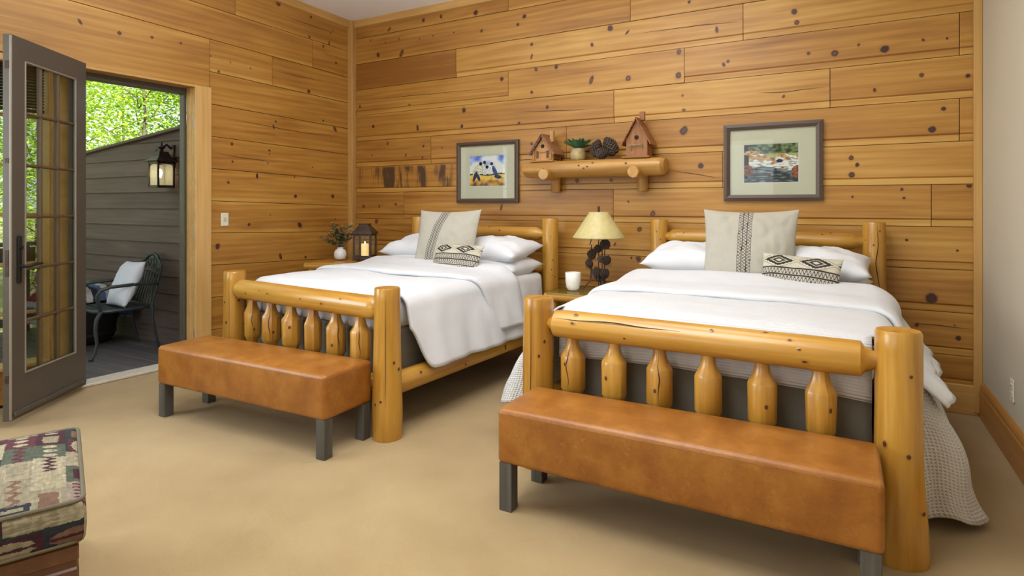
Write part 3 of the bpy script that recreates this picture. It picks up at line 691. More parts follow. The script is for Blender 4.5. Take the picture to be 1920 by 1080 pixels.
# ------------------------------------------------------------------ shaping helpers for furniture and bedding
def axis_samples(h, r, n):
    inner = [-(h-r)+2*(h-r)*i/n for i in range(n+1)]
    return [-h, -h+r*.12, -h+r*.4, -h+r*.7]+inner+[h-r*.7, h-r*.4, h-r*.12, h]
def soft_box(mb, dims, r, n=(8, 8, 3), deform=None, colfn=None, c=(0, 0, 0), m=0):
    hx, hy, hz = dims[0]/2, dims[1]/2, dims[2]/2; h = (hx, hy, hz)
    A = [axis_samples(h[i], r, n[i]) for i in range(3)]
    for ax in range(3):
        u, w = [(1, 2), (2, 0), (0, 1)][ax]
        for sg in (-1, 1):
            ids = {}
            for i, a in enumerate(A[u]):
                for j, b in enumerate(A[w]):
                    p = [0, 0, 0]; p[ax] = sg*h[ax]; p[u] = a; p[w] = b
                    q = [max(-(h[k]-r), min(h[k]-r, p[k])) for k in range(3)]
                    d = Vector([p[k]-q[k] for k in range(3)]); d = d.normalized()*r if d.length > 0 else d
                    P = Vector(q)+d
                    if deform: P = deform(P)
                    ids[i, j] = mb.vert(P+Vector(c), uv=(p[0], p[1]) if ax == 2 else ((p[1], p[2]) if ax == 0 else (p[0], p[2])))
            for i in range(len(A[u])-1):
                for j in range(len(A[w])-1):
                    q = [ids[i, j], ids[i+1, j], ids[i+1, j+1], ids[i, j+1]]
                    col = None
                    if colfn:
                        cc = [0, 0, 0]; cc[ax] = sg*h[ax]; cc[u] = (A[u][i]+A[u][i+1])/2; cc[w] = (A[w][j]+A[w][j+1])/2
                        col = colfn(ax, sg, cc)
                    mb.face(q if sg > 0 else q[::-1], m, col)
def weld(o, d=1e-4):
    bm = bmesh.new(); bm.from_mesh(o.data); bmesh.ops.remove_doubles(bm, verts=bm.verts[:], dist=d); bm.to_mesh(o.data); bm.free()
    o.data.shade_smooth(); return o
def pillow_mesh(mb, w, h, t, nu=26, nv=20, colfn=None, pinch=.07, seed=0, sag=0.0, wr=.006):
    """a stuffed pillow: X width, Y height, Z thickness, drawn-in edges and pointed corners"""
    def pt(u, v, sg):
        a, b = 2*u-1, 2*v-1
        x = a*w/2*(1-pinch*(1-b*b)*abs(a)**2); y = b*h/2*(1-pinch*(1-a*a)*abs(b)**2)
        th = t/2*max(0, (1-abs(a)**2.8))**.6*max(0, (1-abs(b)**2.6))**.6
        ed = min(1-abs(a), 1-abs(b))
        n = noise.noise(Vector((a*2.2+seed*5, b*2.2, sg*3)))*wr*2+noise.noise(Vector((a*6+seed*5, b*5, sg*3)))*wr
        th = th+n*min(1, ed*5)
        y -= sag*(1-a*a)*max(0, b)*h*.5
        return Vector((x, y, sg*max(th, 0.0)))
    for sg in (1, -1):
        ids = mb.grid(nu, nv, lambda u, v: pt(u if sg > 0 else 1-u, v, sg), colfn=colfn if sg > 0 else None, uvfn=lambda u, v: (u*w, v*h))
def pillow(name, mat, w, h, t, loc, rot, label=None, cat='pillow', group=None, parent=None, **kw):
    mb = MB(); mb.col = kw.pop('basecol', (1, 1, 1)); pillow_mesh(mb, w, h, t, **kw)
    o = weld(mb.build(name, mat, parent, angle=None), .0004)
    o.location = loc; o.rotation_euler = rot
    if label: tag(o, label, cat, group)
    return o

# ------------------------------------------------------------------ log beds
RAILH = .745
def make_bed(label, loc, rotz, fhs, hhs, L, seed, sp_xs, tenon, flare):
    t = thing('log_bed', label, 'bed', loc, rotz)
    rnd = random.Random(seed)
    camdir = (Vector((4.685, -4.754, 0))-Vector(loc)); camdir = Matrix.Rotation(-rotz, 3, 'Z') @ camdir.normalized()
    for sx, fl in ((-1, .084), (1, flare)):
        mb = MB(); prof = [(0, fl), (.02, fl+.003), (.15, fl*.5+.045), (.35, .082), (.6, .079), (.8, .077), (.862, .077), (.872, .072)]
        at = mb.lathe(prof, (sx*fhs, 0, 0), 28, wob=.035, seed=seed+sx, pv=rnd.uniform(-.2, .3), capk=.06)
        a0 = mb.angof(camdir)
        for i in range(4): mb.knot(at, rnd.uniform(.1, .8), a0+rnd.uniform(-1.1, 1.1), rnd.uniform(.009, .017), rnd.uniform(.008, .013), rr=.08)
        if not (seed == 21 and sx > 0): mb.crack(at, rnd.uniform(.02, .2), .87, a0-.45+rnd.uniform(-.2, .2), .0016, rr=.08, seed=seed)
        mb.build('foot_post', [M['log'], M['dark']], t)
    for sx in (-1, 1):
        mb = MB(); prof = [(0, .078), (.4, .075), (.9, .07), (1.228, .068), (1.238, .063)]
        at = mb.lathe(prof, (sx*hhs, L, 0), 24, wob=.035, seed=seed+5+sx, pv=rnd.uniform(-.1, .3), capk=.05)
        a0 = mb.angof(camdir)
        for i in range(9): mb.knot(at, rnd.uniform(.7, 1.2), a0+rnd.uniform(-1.2, 1.2), rnd.uniform(.005, .010), rnd.uniform(.004, .006), rr=.07)
        if seed == 21 and sx > 0: mb.crack(at, .7, 1.236, a0+.05, .0028, rr=.07, wav=.3)
        mb.build('head_post', [M['log'], M['dark']], t)
    def cross(name, z, y, hs, r, cone, pv, kn=6, crack=False):
        a, b = -hs, hs
        if cone:
            prof = [(a+.045, .030), (a+.078, .034), (a+.098, .048), (a+.108, r*.98), (a+.16, r*1.03), (0, r), (b-.20, r*.98), (b-.125, r*.95), (b-.11, .046), (b-.08, .034), (b-.045, .030)]
        else:
            prof = [(a+.05, .03), (a+.058, r*.72), (a+.075, r*.93), (a+.11, r*1.03), (0, r), (b-.11, r*1.02), (b-.08, r*.93), (b-.062, r*.7), (b-.05, .03)]
        mb = MB(); at = mb.lathe(prof, (0, y, z), 26, axis=(1, 0, 0), wob=.045, seed=seed+z*3, pv=pv, capk=.1)
        a0 = mb.angof(camdir+Vector((0, 0, .55)))
        for i in range(kn): mb.knot(at, rnd.uniform(a+.2, b-.2), a0+rnd.uniform(-.9, .9), rnd.uniform(.006, .016), rnd.uniform(.004, .009), rr=r)
        if crack: mb.crack(at, a+.13, a+.75, a0-.1, .0028, rr=r, wav=.10)
        mb.build(name, [M['log'], M['dark']], t)
    cross('foot_rail', RAILH, 0, fhs, .069, tenon, .25, 8, tenon)
    cross('lower_foot_rail', .30, 0, fhs, .055, True, 0)
    cross('head_rail', 1.105, L, hhs, .058, True, .1, 5)
    cross('lower_head_rail', .80, L, hhs, .052, True, 0, 2)
    for i, x in enumerate(sp_xs):
        mb = MB(); rb = .060+rnd.uniform(-.004, .003)
        prof = [(.335, .026), (.375, .030), (.425, rb*.93), (.436, rb), (.588, rb), (.598, rb*.93), (.618, .044), (.640, .035), (.665, .030), (.70, .027)]
        at = mb.lathe(prof, (x, 0, 0), 18 if tenon else 11, wob=.05, seed=seed+i*1.7, pv=rnd.uniform(-.25, .3))
        a0 = mb.angof(camdir)
        if rnd.random() < .75: mb.knot(at, rnd.uniform(.46, .56), a0+rnd.uniform(-.6, .6), .014, .010, rr=.06)
        if rnd.random() < .6: mb.crack(at, .44, .66, a0+rnd.uniform(-.3, .3), .0022, rr=.055, seed=i, wav=.2)
        mb.build('spindle', [M['log'], M['dark']], t, angle=28)
    for i in range(5):
        x = -hhs*.62+i*hhs*.31
        mb = MB(); mb.lathe([(.84, .022), (.88, .03), (.92, .042), (1.0, .042), (1.03, .03), (1.07, .022)], (x, L, 0), 12, wob=.05, seed=seed+i)
        mb.build('headboard_spindle', M['log'], t)
    for sx in (-1, 1):
        mb = MB(); d = Vector((sx*(hhs-fhs), L, 0)); ln = d.length
        at = mb.lathe([(.06, .058), (.09, .066), (ln*.5, .064), (ln-.1, .058), (ln-.06, .05)], (sx*fhs, 0, .30), 18, axis=d, wob=.05, seed=seed+sx*2, pv=.1)
        a0 = mb.angof(Vector((sx, 0, .1)))
        for i in range(8): mb.knot(at, rnd.uniform(.2, 1.7), a0+rnd.uniform(-.6, .6), .014, .012, rr=.065)
        mb.build('side_rail', M['log'], t)
    return t
BL = (1.605, -2.075, 0); BLR = radians(-4.4)
BR = (4.090, -2.040, 0); BRR = radians(-1.7)
XS = [-.558, -.336, -.114, .108, .33, .552]
make_bed('honey pine log bed nearer the glass door, with faceted bulging spindles in its footboard', BL, BLR, .778, .757, 1.93, 11, XS, False, .083)
make_bed('honey pine log bed nearer the beige wall, its foot rail cracked lengthwise', BR, BRR, .786, .728, 1.91, 21, [x-.03 for x in XS], True, .098)

def local_xf(loc, rz): return Matrix.Translation(loc) @ Matrix.Rotation(rz, 4, 'Z')
def sofbox_obj(name, mat, dims, c, r, loc, rz, label, cat, n=(10, 12, 3), deform=None):
    mb = MB(); soft_box(mb, dims, r, n, deform, c=(0, 0, 0))
    o = weld(mb.build(name, mat, angle=None)); o.matrix_world = local_xf(loc, rz) @ Matrix.Translation(c)
    return tag(o, label, cat)
for loc, rz, w, which in ((BL, BLR, 1.40, 'nearer the glass door'), (BR, BRR, 1.40, 'nearer the beige wall')):
    sofbox_obj('box_spring', M['base_fabric'], (w, 1.72, .34), (0, .955, .425), .03, loc, rz, 'dark grey fabric box base in the log bed '+which, 'box spring')
    sofbox_obj('mattress', M['white_sheet'], (w+.02, 1.74, .20), (0, .97, .685), .07, loc, rz, 'white sheeted mattress under the covers of the log bed '+which, 'mattress')

def sstep(a, b, x):
    t = max(0, min(1, (x-a)/(b-a))); return t*t*(3-2*t)
def drape(name, mat, parent, hw, R, zt, v0, v1, dl, dr, flare, foot=None, wr=.006, nT=44, nF=20, nV=64, sway=.5, seed=0, uvs=1.0, thick=.012, edge=None, hw2=None):
    """cloth over a bed in bed coordinates: X across, Y from foot (0) to head. dl/dr(v): side drop length; foot: drop length at the foot"""
    mb = MB(); nFt = 10 if foot else 0
    vs = [-(foot or 0)+(foot or 0)*j/max(nFt, 1) for j in range(nFt)]+[j/nV for j in range(nV+1)]
    ids = {}
    for j, vv in enumerate(vs):
        for i in range(nT+2*nF+1):
            if i < nF: side = -1; q = 1-i/nF; s = None
            elif i > nF+nT: side = 1; q = (i-nF-nT)/nF; s = None
            else: side = 0; s = -1+2*(i-nF)/nT
            fr = max(vv, 0)
            # edges may run at an angle across the bed
            sn = s if side == 0 else side
            a0 = v0(sn, q if side else 0) if callable(v0) else v0
            a1 = v1(sn, q if side else 0) if callable(v1) else v1
            v = a0+(a1-a0)*fr
            h = hw if hw2 is None else hw+(hw2-hw)*fr
            if side == 0:
                x = s*h; z = zt(s, v); d = 0; y = v; nx = 0
            else:
                D = (dl if side < 0 else dr)(v)*q; d = D
                if d < R*pi/2: a = d/R; xx = h+R*sin(a); z = zt(side, v)-R*(1-cos(a)); nx = sin(a)
                else:
                    e = d-R*pi/2; fl = flare(side, v) if callable(flare) else flare
                    xx = h+R+e*fl+sway*e*(.055*sin(v*13+seed+side)+.035*sin(v*29+seed*2+side)); z = zt(side, v)-R-e*sqrt(max(.05, 1-fl*fl)); nx = 1
                x = side*xx; y = v
            if vv < 0:
                dd = -vv; Rf = .09
                if dd < Rf*pi/2: a = dd/Rf; y = v-Rf*sin(a); z -= Rf*(1-cos(a))
                else: y = v-Rf-(dd-Rf*pi/2)*.02; z -= Rf+(dd-Rf*pi/2)
            n = wr*(noise.noise(Vector((x*2.1+seed*3, y*2.1, z*2+seed)))*1.6+noise.noise(Vector((x*5.2+seed*3, y*4.6, z*5)))*.7)
            if edge: n += edge(sn, fr, q if side else 0)
            x += n*nx*(side or 0); z += n*(1-nx*.8)
            ids[i, j] = mb.vert((x, y, z), uv=((s*h if side == 0 else side*(h+d))*uvs, (v if vv >= 0 else v+vv)*uvs))
    W_ = nT+2*nF
    for j in range(len(vs)-1):
        for i in range(W_):
            if vs[j] < 0 and (i < nF or i >= nF+nT): continue
            mb.face([ids[i, j], ids[i+1, j], ids[i+1, j+1], ids[i, j+1]])
    used = set(k for f in mb.f for k in f)
    o = mb.build(name, mat, parent, angle=None)
    bm = bmesh.new(); bm.from_mesh(o.data); bmesh.ops.delete(bm, geom=[v for v in bm.verts if not v.link_faces], context='VERTS'); bm.to_mesh(o.data); bm.free(); o.data.shade_smooth()
    mod(o, 'SOLIDIFY', thickness=thick, offset=-1)
    return o

# ---- bedding, left bed
dv = thing('duvet', 'white duvet on the bed by the glass door, its corner hanging below the side rail', 'duvet', BL, BLR)
def zL(s, v): return .812+.022*(1-s*s)+.012*sstep(0, .5, v)
def dropL(v): return .26+.28*sstep(.15, .32, v)
drape('duvet_cover', M['duvet'], dv, .69, .10, zL, .165, 1.40, dropL, dropL, lambda s, v: .21 if s > 0 else .30, foot=.29, wr=.009, seed=1, thick=.02)
fe0 = lambda s, q: .66+.20*sstep(.0, 1, s)+.22*q*(s > 0)-.05*sin(s*2.2); fe1 = lambda s, q: 1.34-.02*s+.02*q
drape('turned_back_edge', M['duvet'], dv, .70, .115, lambda s, v: zL(s, v)+.026, fe0, fe1, lambda v: .42, lambda v: .47, .17, wr=.008, seed=3, nV=30, thick=.02, edge=lambda s, f, q: .040*sstep(.55, .93, f)*(1-q)-.06*sstep(.93, 1, f)*(1-q)-.012*sstep(.06, 0, f))
drape('under_sheet', M['white_sheet'], dv, .695, .055, lambda s, v: .792+.004*(1-s*s), 1.0, 1.80, lambda v: .38, lambda v: .40, .10, wr=.012, seed=13, nV=40, nT=10, thick=.006, sway=1.0)
# ---- bedding, right bed
bk = thing('waffle_blanket', 'white waffle weave blanket hanging to the carpet from the bed by the beige wall', 'blanket', BR, BRR)
def zR(s, v): return .806+.022*(1-s*s)+.012*sstep(0, .5, v)
drape('blanket_top', M['ripple'], bk, .685, .095, lambda s, v: zR(s, v)-.006, .175, 1.30, lambda v: .16, lambda v: .16, .1, foot=.26, wr=.006, seed=5, thick=.008, nF=8)
def skirt(name, side, top_z, hem, n_front=12, n_side=60):
    """hanging side of the blanket, its front corner spread out past the foot post"""
    mb = MB(); nz = 34; ids = {}
    for i in range(n_front+n_side+1):
        if i <= n_front:
            f = i/n_front
            tp = Vector((side*(.70+.085*f), .15+.02*f, top_z-.02*f)); bt = Vector((side*hem[0][0], hem[0][1], hem[0][2])).lerp(Vector((side*hem[1][0], hem[1][1], hem[1][2])), f)
            bt.y += .03*sin(f*pi*2); bt.z += .03*sin(f*pi)
        else:
            f = (i-n_front)/n_side
            tp = Vector((side*.785, .17+1.11*f, top_z-.02)); a = Vector((side*hem[1][0], hem[1][1], hem[1][2])); e = Vector((side*hem[2][0], hem[2][1], hem[2][2]))
            bt = a.lerp(e, f); bt.x += side*.035*sin(f*21)*(1-.3*f)
        for j in range(nz+1):
            q = j/nz
            p = tp.lerp(bt, q); bulge = .045*sin(pi*min(q*1.05, 1))*side
            p.x += bulge; p.x += side*.018*noise.noise(Vector((i*.13, q*3, side)))*q*2; p.z += .01*noise.noise(Vector((i*.2, 0, 4)))*q
            ids[i, j] = mb.vert(p, uv=(i*.0185 if i <= n_front else n_front*.0185+(i-n_front)*.0195, q*.82))
    for i in range(n_front+n_side):
        for j in range(nz): mb.face([ids[i, j], ids[i+1, j], ids[i+1, j+1], ids[i, j+1]][::side])
    o = mb.build(name, M['waffle'], bk, angle=None); mod(o, 'SOLIDIFY', thickness=.008, offset=0); return o
skirt('blanket_side', 1, .77, [(.85, .185, .05), (1.085, .36, .035), (1.05, 1.3, .03)])
skirt('blanket_side', -1, .77, [(.87, .10, .20), (1.15, .22, .20), (1.02, 1.3, .10)])
dv2 = thing('coverlet', 'smooth white coverlet over the waffle blanket on the bed by the beige wall', 'coverlet', BR, BRR)
drape('coverlet_cloth', M['ripple'], dv2, .70, .11, lambda s, v: zR(s, v)+.004, .165, 1.36, lambda v: .19+.12*sstep(.05, .3, v), lambda v: .38+.05*sstep(.15, .35, v), lambda s, v: .72 if s > 0 else .3, foot=.305, wr=.006, seed=7, thick=.012)
ge0 = lambda s, q: .64+.10*sstep(0, 1, s)-.10*q*(s > 0)-.04*sin(s*2.0); ge1 = lambda s, q: 1.37-.02*s
drape('turned_back_edge', M['duvet'], dv2, .71, .125, lambda s, v: zR(s, v)+.030, ge0, ge1, lambda v: .34, lambda v: .40, lambda s, v: .62 if s > 0 else .3, wr=.007, seed=9, nV=30, thick=.02, edge=lambda s, f, q: .046*sstep(.5, .93, f)*(1-q)-.07*sstep(.93, 1, f)*(1-q)-.012*sstep(.06, 0, f))

# ---- pillows
LIN = (.50, .47, .39)
INK = (.05, .04, .036)
def scrolls(u, v, n=3):
    """u across 0..1 over n bands, v metres along; rows of small hooked scrolls"""
    b = u*n; f = b-int(b)
    if f < .10 or f > .90: return True
    if f < .17 or f > .83: return False
    p = (v/.021) % 1.0
    w = .5+.33*sin(2*pi*p)
    return abs(f-w) < .15
def euro_col(c0, c1):
    def fn(u, v):
        c = c0+(c1-c0)*v**1.6
        hw = .070
        if abs(u-c) < hw and .0 < v < 1:
            return INK if scrolls((u-c+hw)/(2*hw), v*.6) else (.50, .46, .39)
        return LIN
    return fn
def lumbar_col(u, v):
    y = v*.27; x = u*.46
    if v > .62:
        if v > .965 or .62 < v < .64: return INK if v < .64 else (.56, .52, .41)
        cx = (x/.215) % 1.0-.5; cy = (v-.81)/.17
        cell = abs(cx)*2.15+abs(cy)
        step = .06*(int(abs(cx)*22) % 2)
        if cell < .22: return (.62, .57, .44)
        if cell < .45: return INK
        if cell < .56+step*.5: return (.58, .53, .42)
        if cell < .92+step: return (.045, .038, .034)
        if cell < 1.10: return (.68, .64, .52)
        if cell < 1.3: return (.42, .39, .29)
        return (.60, .55, .43)
    if v > .12: return INK if scrolls((v-.12)/.50, x) else (.50, .46, .385)
    return LIN
g_s = 'white sleeping pillows'
def P(base, rz, p): return local_xf(base, rz) @ Vector(p)
def put_pillow(base, rz, p, rot, *a, **k):
    o = pillow(*a, P(base, rz, p), (rot[0], rot[1], rot[2]+rz), **k); return o
T = M['pillow_white']
for (bx, p, rot, lab) in (
    ('L', (-.41, 1.60, .845), (radians(4), 0, .03), 'white pillow on the left of the bed by the door, lower of two'),
    ('L', (.40, 1.60, .845), (radians(3), 0, -.04), 'white pillow on the right of the bed by the door, lower of two'),
    ('L', (-.41, 1.62, .955), (radians(9), 0, .05), 'white pillow on the left of the bed by the door, upper of two'),
    ('L', (.40, 1.61, .97), (radians(9), radians(-1), -.05), 'white pillow on the right of the bed by the door, upper of two'),
    ('R', (-.36, 1.60, .835), (radians(4), 0, .02), 'white pillow on the left, bed by the beige wall, lower of two'),
    ('R', (.36, 1.60, .835), (radians(4), 0, -.03), 'white pillow on the right, bed by the beige wall, lower of two'),
    ('R', (-.36, 1.61, .965), (radians(9), 0, .03), 'white pillow on the left, bed by the beige wall, upper of two'),
    ('R', (.36, 1.60, .960), (radians(9), 0, -.03), 'white pillow on the right, bed by the beige wall, upper of two')):
    b_, r_ = (BL, BLR) if bx == 'L' else (BR, BRR)
    put_pillow(b_, r_, p, rot, 'sleeping_pillow', T, .72, .45, .22, label=lab, group=g_s, seed=p[0]+p[2]*3, wr=.013)
o = pillow('square_cushion', M['woven'], .60, .58, .15, (1.795, -.74, 1.035), (radians(71), radians(3), radians(3)), 'beige linen cushion with a curved dark band on the bed by the door', 'cushion', 'square linen cushions', nu=230, nv=200, colfn=euro_col(.30, .47), basecol=LIN, pinch=.075, seed=3)
o.rotation_euler = (radians(73), radians(-1), radians(4))
o = pillow('square_cushion', M['woven'], .60, .60, .15, (4.15, -.60, 1.035), (radians(74), 0, radians(2)), 'beige linen cushion with a straight dark band on the bed by the beige wall', 'cushion', 'square linen cushions', nu=230, nv=200, colfn=euro_col(.455, .47), basecol=LIN, pinch=.08, seed=6)
o = pillow('lumbar_cushion', M['woven'], .47, .27, .12, (2.01, -.90, .915), (radians(63), 0, radians(-3)), 'small diamond patterned cushion on the bed by the door', 'cushion', 'small patterned cushions', nu=190, nv=110, colfn=lumbar_col, basecol=LIN, pinch=.05, seed=2)
o = pillow('lumbar_cushion', M['woven'], .45, .27, .12, (4.46, -.78, .915), (radians(66), radians(3), radians(-7)), 'small diamond patterned cushion on the bed by the beige wall', 'cushion', 'small patterned cushions', nu=190, nv=110, colfn=lumbar_col, basecol=LIN, pinch=.05, seed=4)

# ------------------------------------------------------------------ leather benches
def make_bench(label, loc, rz, w, d):
    t = thing('leather_bench', label, 'bench', loc, rz, 'leather benches at the bed ends')
    def df(p):
        if p.z > 0: p.z += .014*(1-(2*p.x/w)**2*.8)*(1-(2*p.y/d)**2)
        return p
    mb = MB(); soft_box(mb, (w, d, .24), .022, (24, 8, 4), df)
    o = weld(mb.build('seat', M['leather'], t, angle=None)); o.location = (0, 0, .33)
    mb = MB(); q = .113; x, y = w/2-.004, d/2-.004; r = .02
    pts = []
    for cx, cy, a0 in ((x-r, y-r, 0), (-x+r, y-r, 90), (-x+r, -y+r, 180), (x-r, -y+r, 270)):
        for a in (0, 30, 60, 90): pts.append((cx+r*cos(radians(a0+a)), cy+r*sin(radians(a0+a)), .33+q-.012))
    P2 = []
    for i, p in enumerate(pts):
        P2.append(p)
        if i % 4 == 3:
            nx = pts[(i+1) % len(pts)]
            for k in range(1, 12): P2.append(tuple(p[j]+(nx[j]-p[j])*k/12 for j in range(3)))
    mb.tube(P2, .0042, 8, closed=True); mb.build('seam_piping', M['leather'], t)
    for sx in (-1, 1):
        for sy in (-1, 1):
            mb = MB(); mb.box((sx*(w/2-.038), sy*(d/2-.038), .107), (.062, .062, .214), bev=.003, gcaxis=2, pv=random.uniform(-.2, .3)); mb.build('leg', M['grey_wood'], t, smooth=False)
    return t
make_bench('cognac leather bench at the foot of the bed by the door', (1.585, -2.385, 0), radians(1.8), 1.45, .375)
make_bench('cognac leather bench at the foot of the bed by the beige wall', (4.08, -2.325, 0), radians(.3), 1.455, .385)

# ------------------------------------------------------------------ patchwork ottoman
oc = Vector((2.662, -3.826, 0)); oa = Vector((-.92, .392, 0)).normalized(); ob = Vector((-.392, -.92, 0)).normalized()
OS = .74
cen = oc+oa*OS/2+ob*OS/2
om = thing('ottoman', 'patchwork tapestry ottoman on a dark wood base at the near left corner', 'ottoman', cen, atan2(oa.y, oa.x))
pal = [(.050, .016, .022), (.24, .205, .13), (.026, .034, .032), (.15, .085, .055), (.33, .29, .19), (.025, .028, .038), (.24, .19, .145), (.075, .085, .058), (.29, .25, .155), (.085, .024, .030), (.30, .26, .17), (.27, .23, .15), (.32, .28, .185), (.23, .20, .13)]
def patch(x, y):
    x += .0035*noise.noise(Vector((x*90, y*90, 2))); y += .0035*noise.noise(Vector((x*90, y*90, 8)))
    row = math.floor(y/.085); oy = y/.085-row
    h = lambda *k: (math.sin(k[0]*127.1+k[1]*311.7+(k[2] if len(k) > 2 else 0)*74.7)*43758.5453) % 1
    wd = .09+.10*h(row, 3); xx = x+h(row, 9)*.3; col = math.floor(xx/wd); ox = xx/wd-col
    r = h(row, col); c = pal[int(r*len(pal)) % len(pal)]; c2 = pal[int(h(col, row, 5)*len(pal)) % len(pal)]
    kind = int(h(col, row, 2)*6)
    nz = noise.noise(Vector((x*60, y*60, 1)))*.5+noise.noise(Vector((x*20, y*160, 3)))*.5
    if kind == 0:
        if ((ox-.5)/.42)**2+((oy-.5)/.30)**2 < 1: c = c2 if abs(oy-.5) > .05 else pal[0]
        elif oy < .1 or oy > .9: c = pal[2]
    elif kind == 1 and abs((oy-.5)-.28*(abs((ox*4) % 1-.5)*2-.5)) < .12: c = c2
    elif kind == 2 and (ox*6) % 1 < .45 and .2 < oy < .8: c = c2
    elif kind == 3 and (.18 < ox < .82 and .22 < oy < .78): c = c2
    elif kind == 4:
        if nz > .08: c = c2
    elif kind == 5 and ((ox*3) % 1-.5)**2+((oy-.5)*1.3)**2 < .10: c = pal[4]
    return tuple(max(.008, v*(1+nz*.6)) for v in c)
def ocol(ax, sg, p):
    if ax == 2: return patch(p[0]+3, p[1]+5)
    return patch((p[1] if ax == 0 else p[0])+7+ax, p[2]+2.03)
CH = .135
def odf(p):
    e = (1-(2*p.x/OS)**4)*(1-(2*p.y/OS)**4)
    if p.z > 0: p.z += .034*max(0, e)
    f = 1+.012*(1-(2*p.z/CH)**2); p.x *= f; p.y *= f
    return p
mb = MB(); soft_box(mb, (OS, OS, CH), .022, (190, 190, 40), odf, ocol)
o = weld(mb.build('cushion', M['woven'], om, angle=None)); o.location = (0, 0, .315+CH/2)
for z in (.325, .447):
    pts = []; x = OS/2-.004; r = .03
    for cx, cy, a0 in ((x-r, x-r, 0), (-x+r, x-r, 90), (-x+r, -x+r, 180), (x-r, -x+r, 270)):
        for a in (0, 30, 60, 90): pts.append((cx+r*cos(radians(a0+a)), cy+r*sin(radians(a0+a)), z))
    mb = MB(); mb.col = (.15, .13, .085); mb.tube(pts, .007, 8, closed=True); mb.build('piping', M['woven'], om)
mb = MB(); mb.box((0, 0, .285), (OS-.03, OS-.03, .05), bev=.004, gcaxis=0); mb.box((0, 0, .25), (OS-.045, OS-.045, .02), gcaxis=0); mb.box((0, 0, .135), (OS-.03, OS-.03, .21), bev=.006, gcaxis=0); mb.build('base', M['dark_wood'], om, smooth=False)
for sx in (-1, 1):
    for sy in (-1, 1):
        mb = MB(); mb.lathe([(0, .03), (.03, .034)], (sx*.28, sy*.28, 0), 14); mb.build('foot', M['dark_wood'], om)

# ------------------------------------------------------------------ night tables
def make_table(label, loc, rz, w, d, h, glass_top):
    t = thing('log_night_table', label, 'table', loc, rz, 'log night tables')
    for sx in (-1, 1):
        for sy in (-1, 1):
            mb = MB(); mb.lathe([(0, .036), (.02, .038), (h-.05, .034)], (sx*(w/2-.045), sy*(d/2-.045), 0), 14, wob=.05, seed=sx*2+sy+h); mb.build('leg', M['log'], t)
    for sy in (-1, 1):
        mb = MB(); at = mb.lathe([(-w/2-.02, .026), (-w/2-.012, .034), (w/2+.012, .034), (w/2+.02, .026)], (0, sy*(d/2-.03), h-.045), 16, axis=(1, 0, 0), wob=.05, seed=sy+h, pv=.15, capk=.08)
        mb.knot(at, .05*sy, -pi/2, .014, .01, rr=.035); mb.build('rail', M['log'], t)
    for sx in (-1, 1):
        mb = MB(); mb.lathe([(-d/2+.03, .028), (d/2-.03, .028)], (sx*(w/2-.045), 0, h-.05), 14, axis=(0, 1, 0), wob=.05, seed=sx+h); mb.build('rail', M['log'], t)
    mb = MB()
    for i in range(4): mb.box((0, -d/2+d*(i+.5)/4, h-.022), (w-.01, d/4-.003, .028), bev=.004, gcaxis=0, pv=random.uniform(-.2, .3))
    mb.build('table_top', M['log'], t, smooth=False)
    mb = MB(); mb.box((0, 0, .2), (w-.09, d-.09, .02), gcaxis=0); mb.build('lower_shelf', M['log'], t, smooth=False)
    if glass_top:
        mb = MB(); mb.box((0, 0, h-.004), (w+.02, d+.02, .007), bev=.002); mb.build('glass_top', glass('green_edge_glass', (.86, .93, .89), .08), t, smooth=False)
    return t
NT = (2.945, -.355, 0)
make_table('log night table with a glass top between the two beds', NT, 0, .60, .46, .672, True)
make_table('log night table in the corner left of the bed by the door', (.405, -.50, 0), radians(24), .60, .50, .812, False)

def pinecone(mb, c, axis, Ln, R, n=90, tip=1, seed=0):
    ax = Vector(axis).normalized(); t = Vector((1, 0, 0)) if abs(ax.x) < .8 else Vector((0, 1, 0)); e1 = (t-ax*t.dot(ax)).normalized(); e2 = ax.cross(e1); c = Vector(c)
    rnd = random.Random(seed)
    mb.lathe([(0, R*.2), (Ln*.2, R*.55), (Ln*.6, R*.42), (Ln*.95, R*.08)], c, 10, axis=ax)
    for i in range(n):
        q = (i+.5)/n; a = i*2.39996+seed; l = Ln*(.02+.95*q); r0 = R*.35*(1-q*.8); r1 = R*max(.12, sin(pi*(.20+.76*q))**.8)*rnd.uniform(.9, 1.08)
        d = e1*cos(a)+e2*sin(a); sd = ax.cross(d); w = r1*.30+.002
        p0 = c+ax*l+d*r0; p1 = c+ax*(l+Ln*.06)+d*r1
        th = ax*(.0016+R*.05); mid = p0.lerp(p1, .72)
        v = [mb.vert(p0-sd*w*.3-th), mb.vert(mid-sd*w-th), mb.vert(p1-th*.6), mb.vert(mid+sd*w-th), mb.vert(p0+sd*w*.3-th),
             mb.vert(p0-sd*w*.3+th), mb.vert(mid-sd*w+th*.6), mb.vert(p1+th*.8), mb.vert(mid+sd*w+th*.6), mb.vert(p0+sd*w*.3+th)]
        mb.face(v[5:10]); mb.face(v[0:5][::-1])
        for k in range(4): mb.face([v[k], v[k+1], v[k+6], v[k+5]], tip if k in (1, 2) else 0)

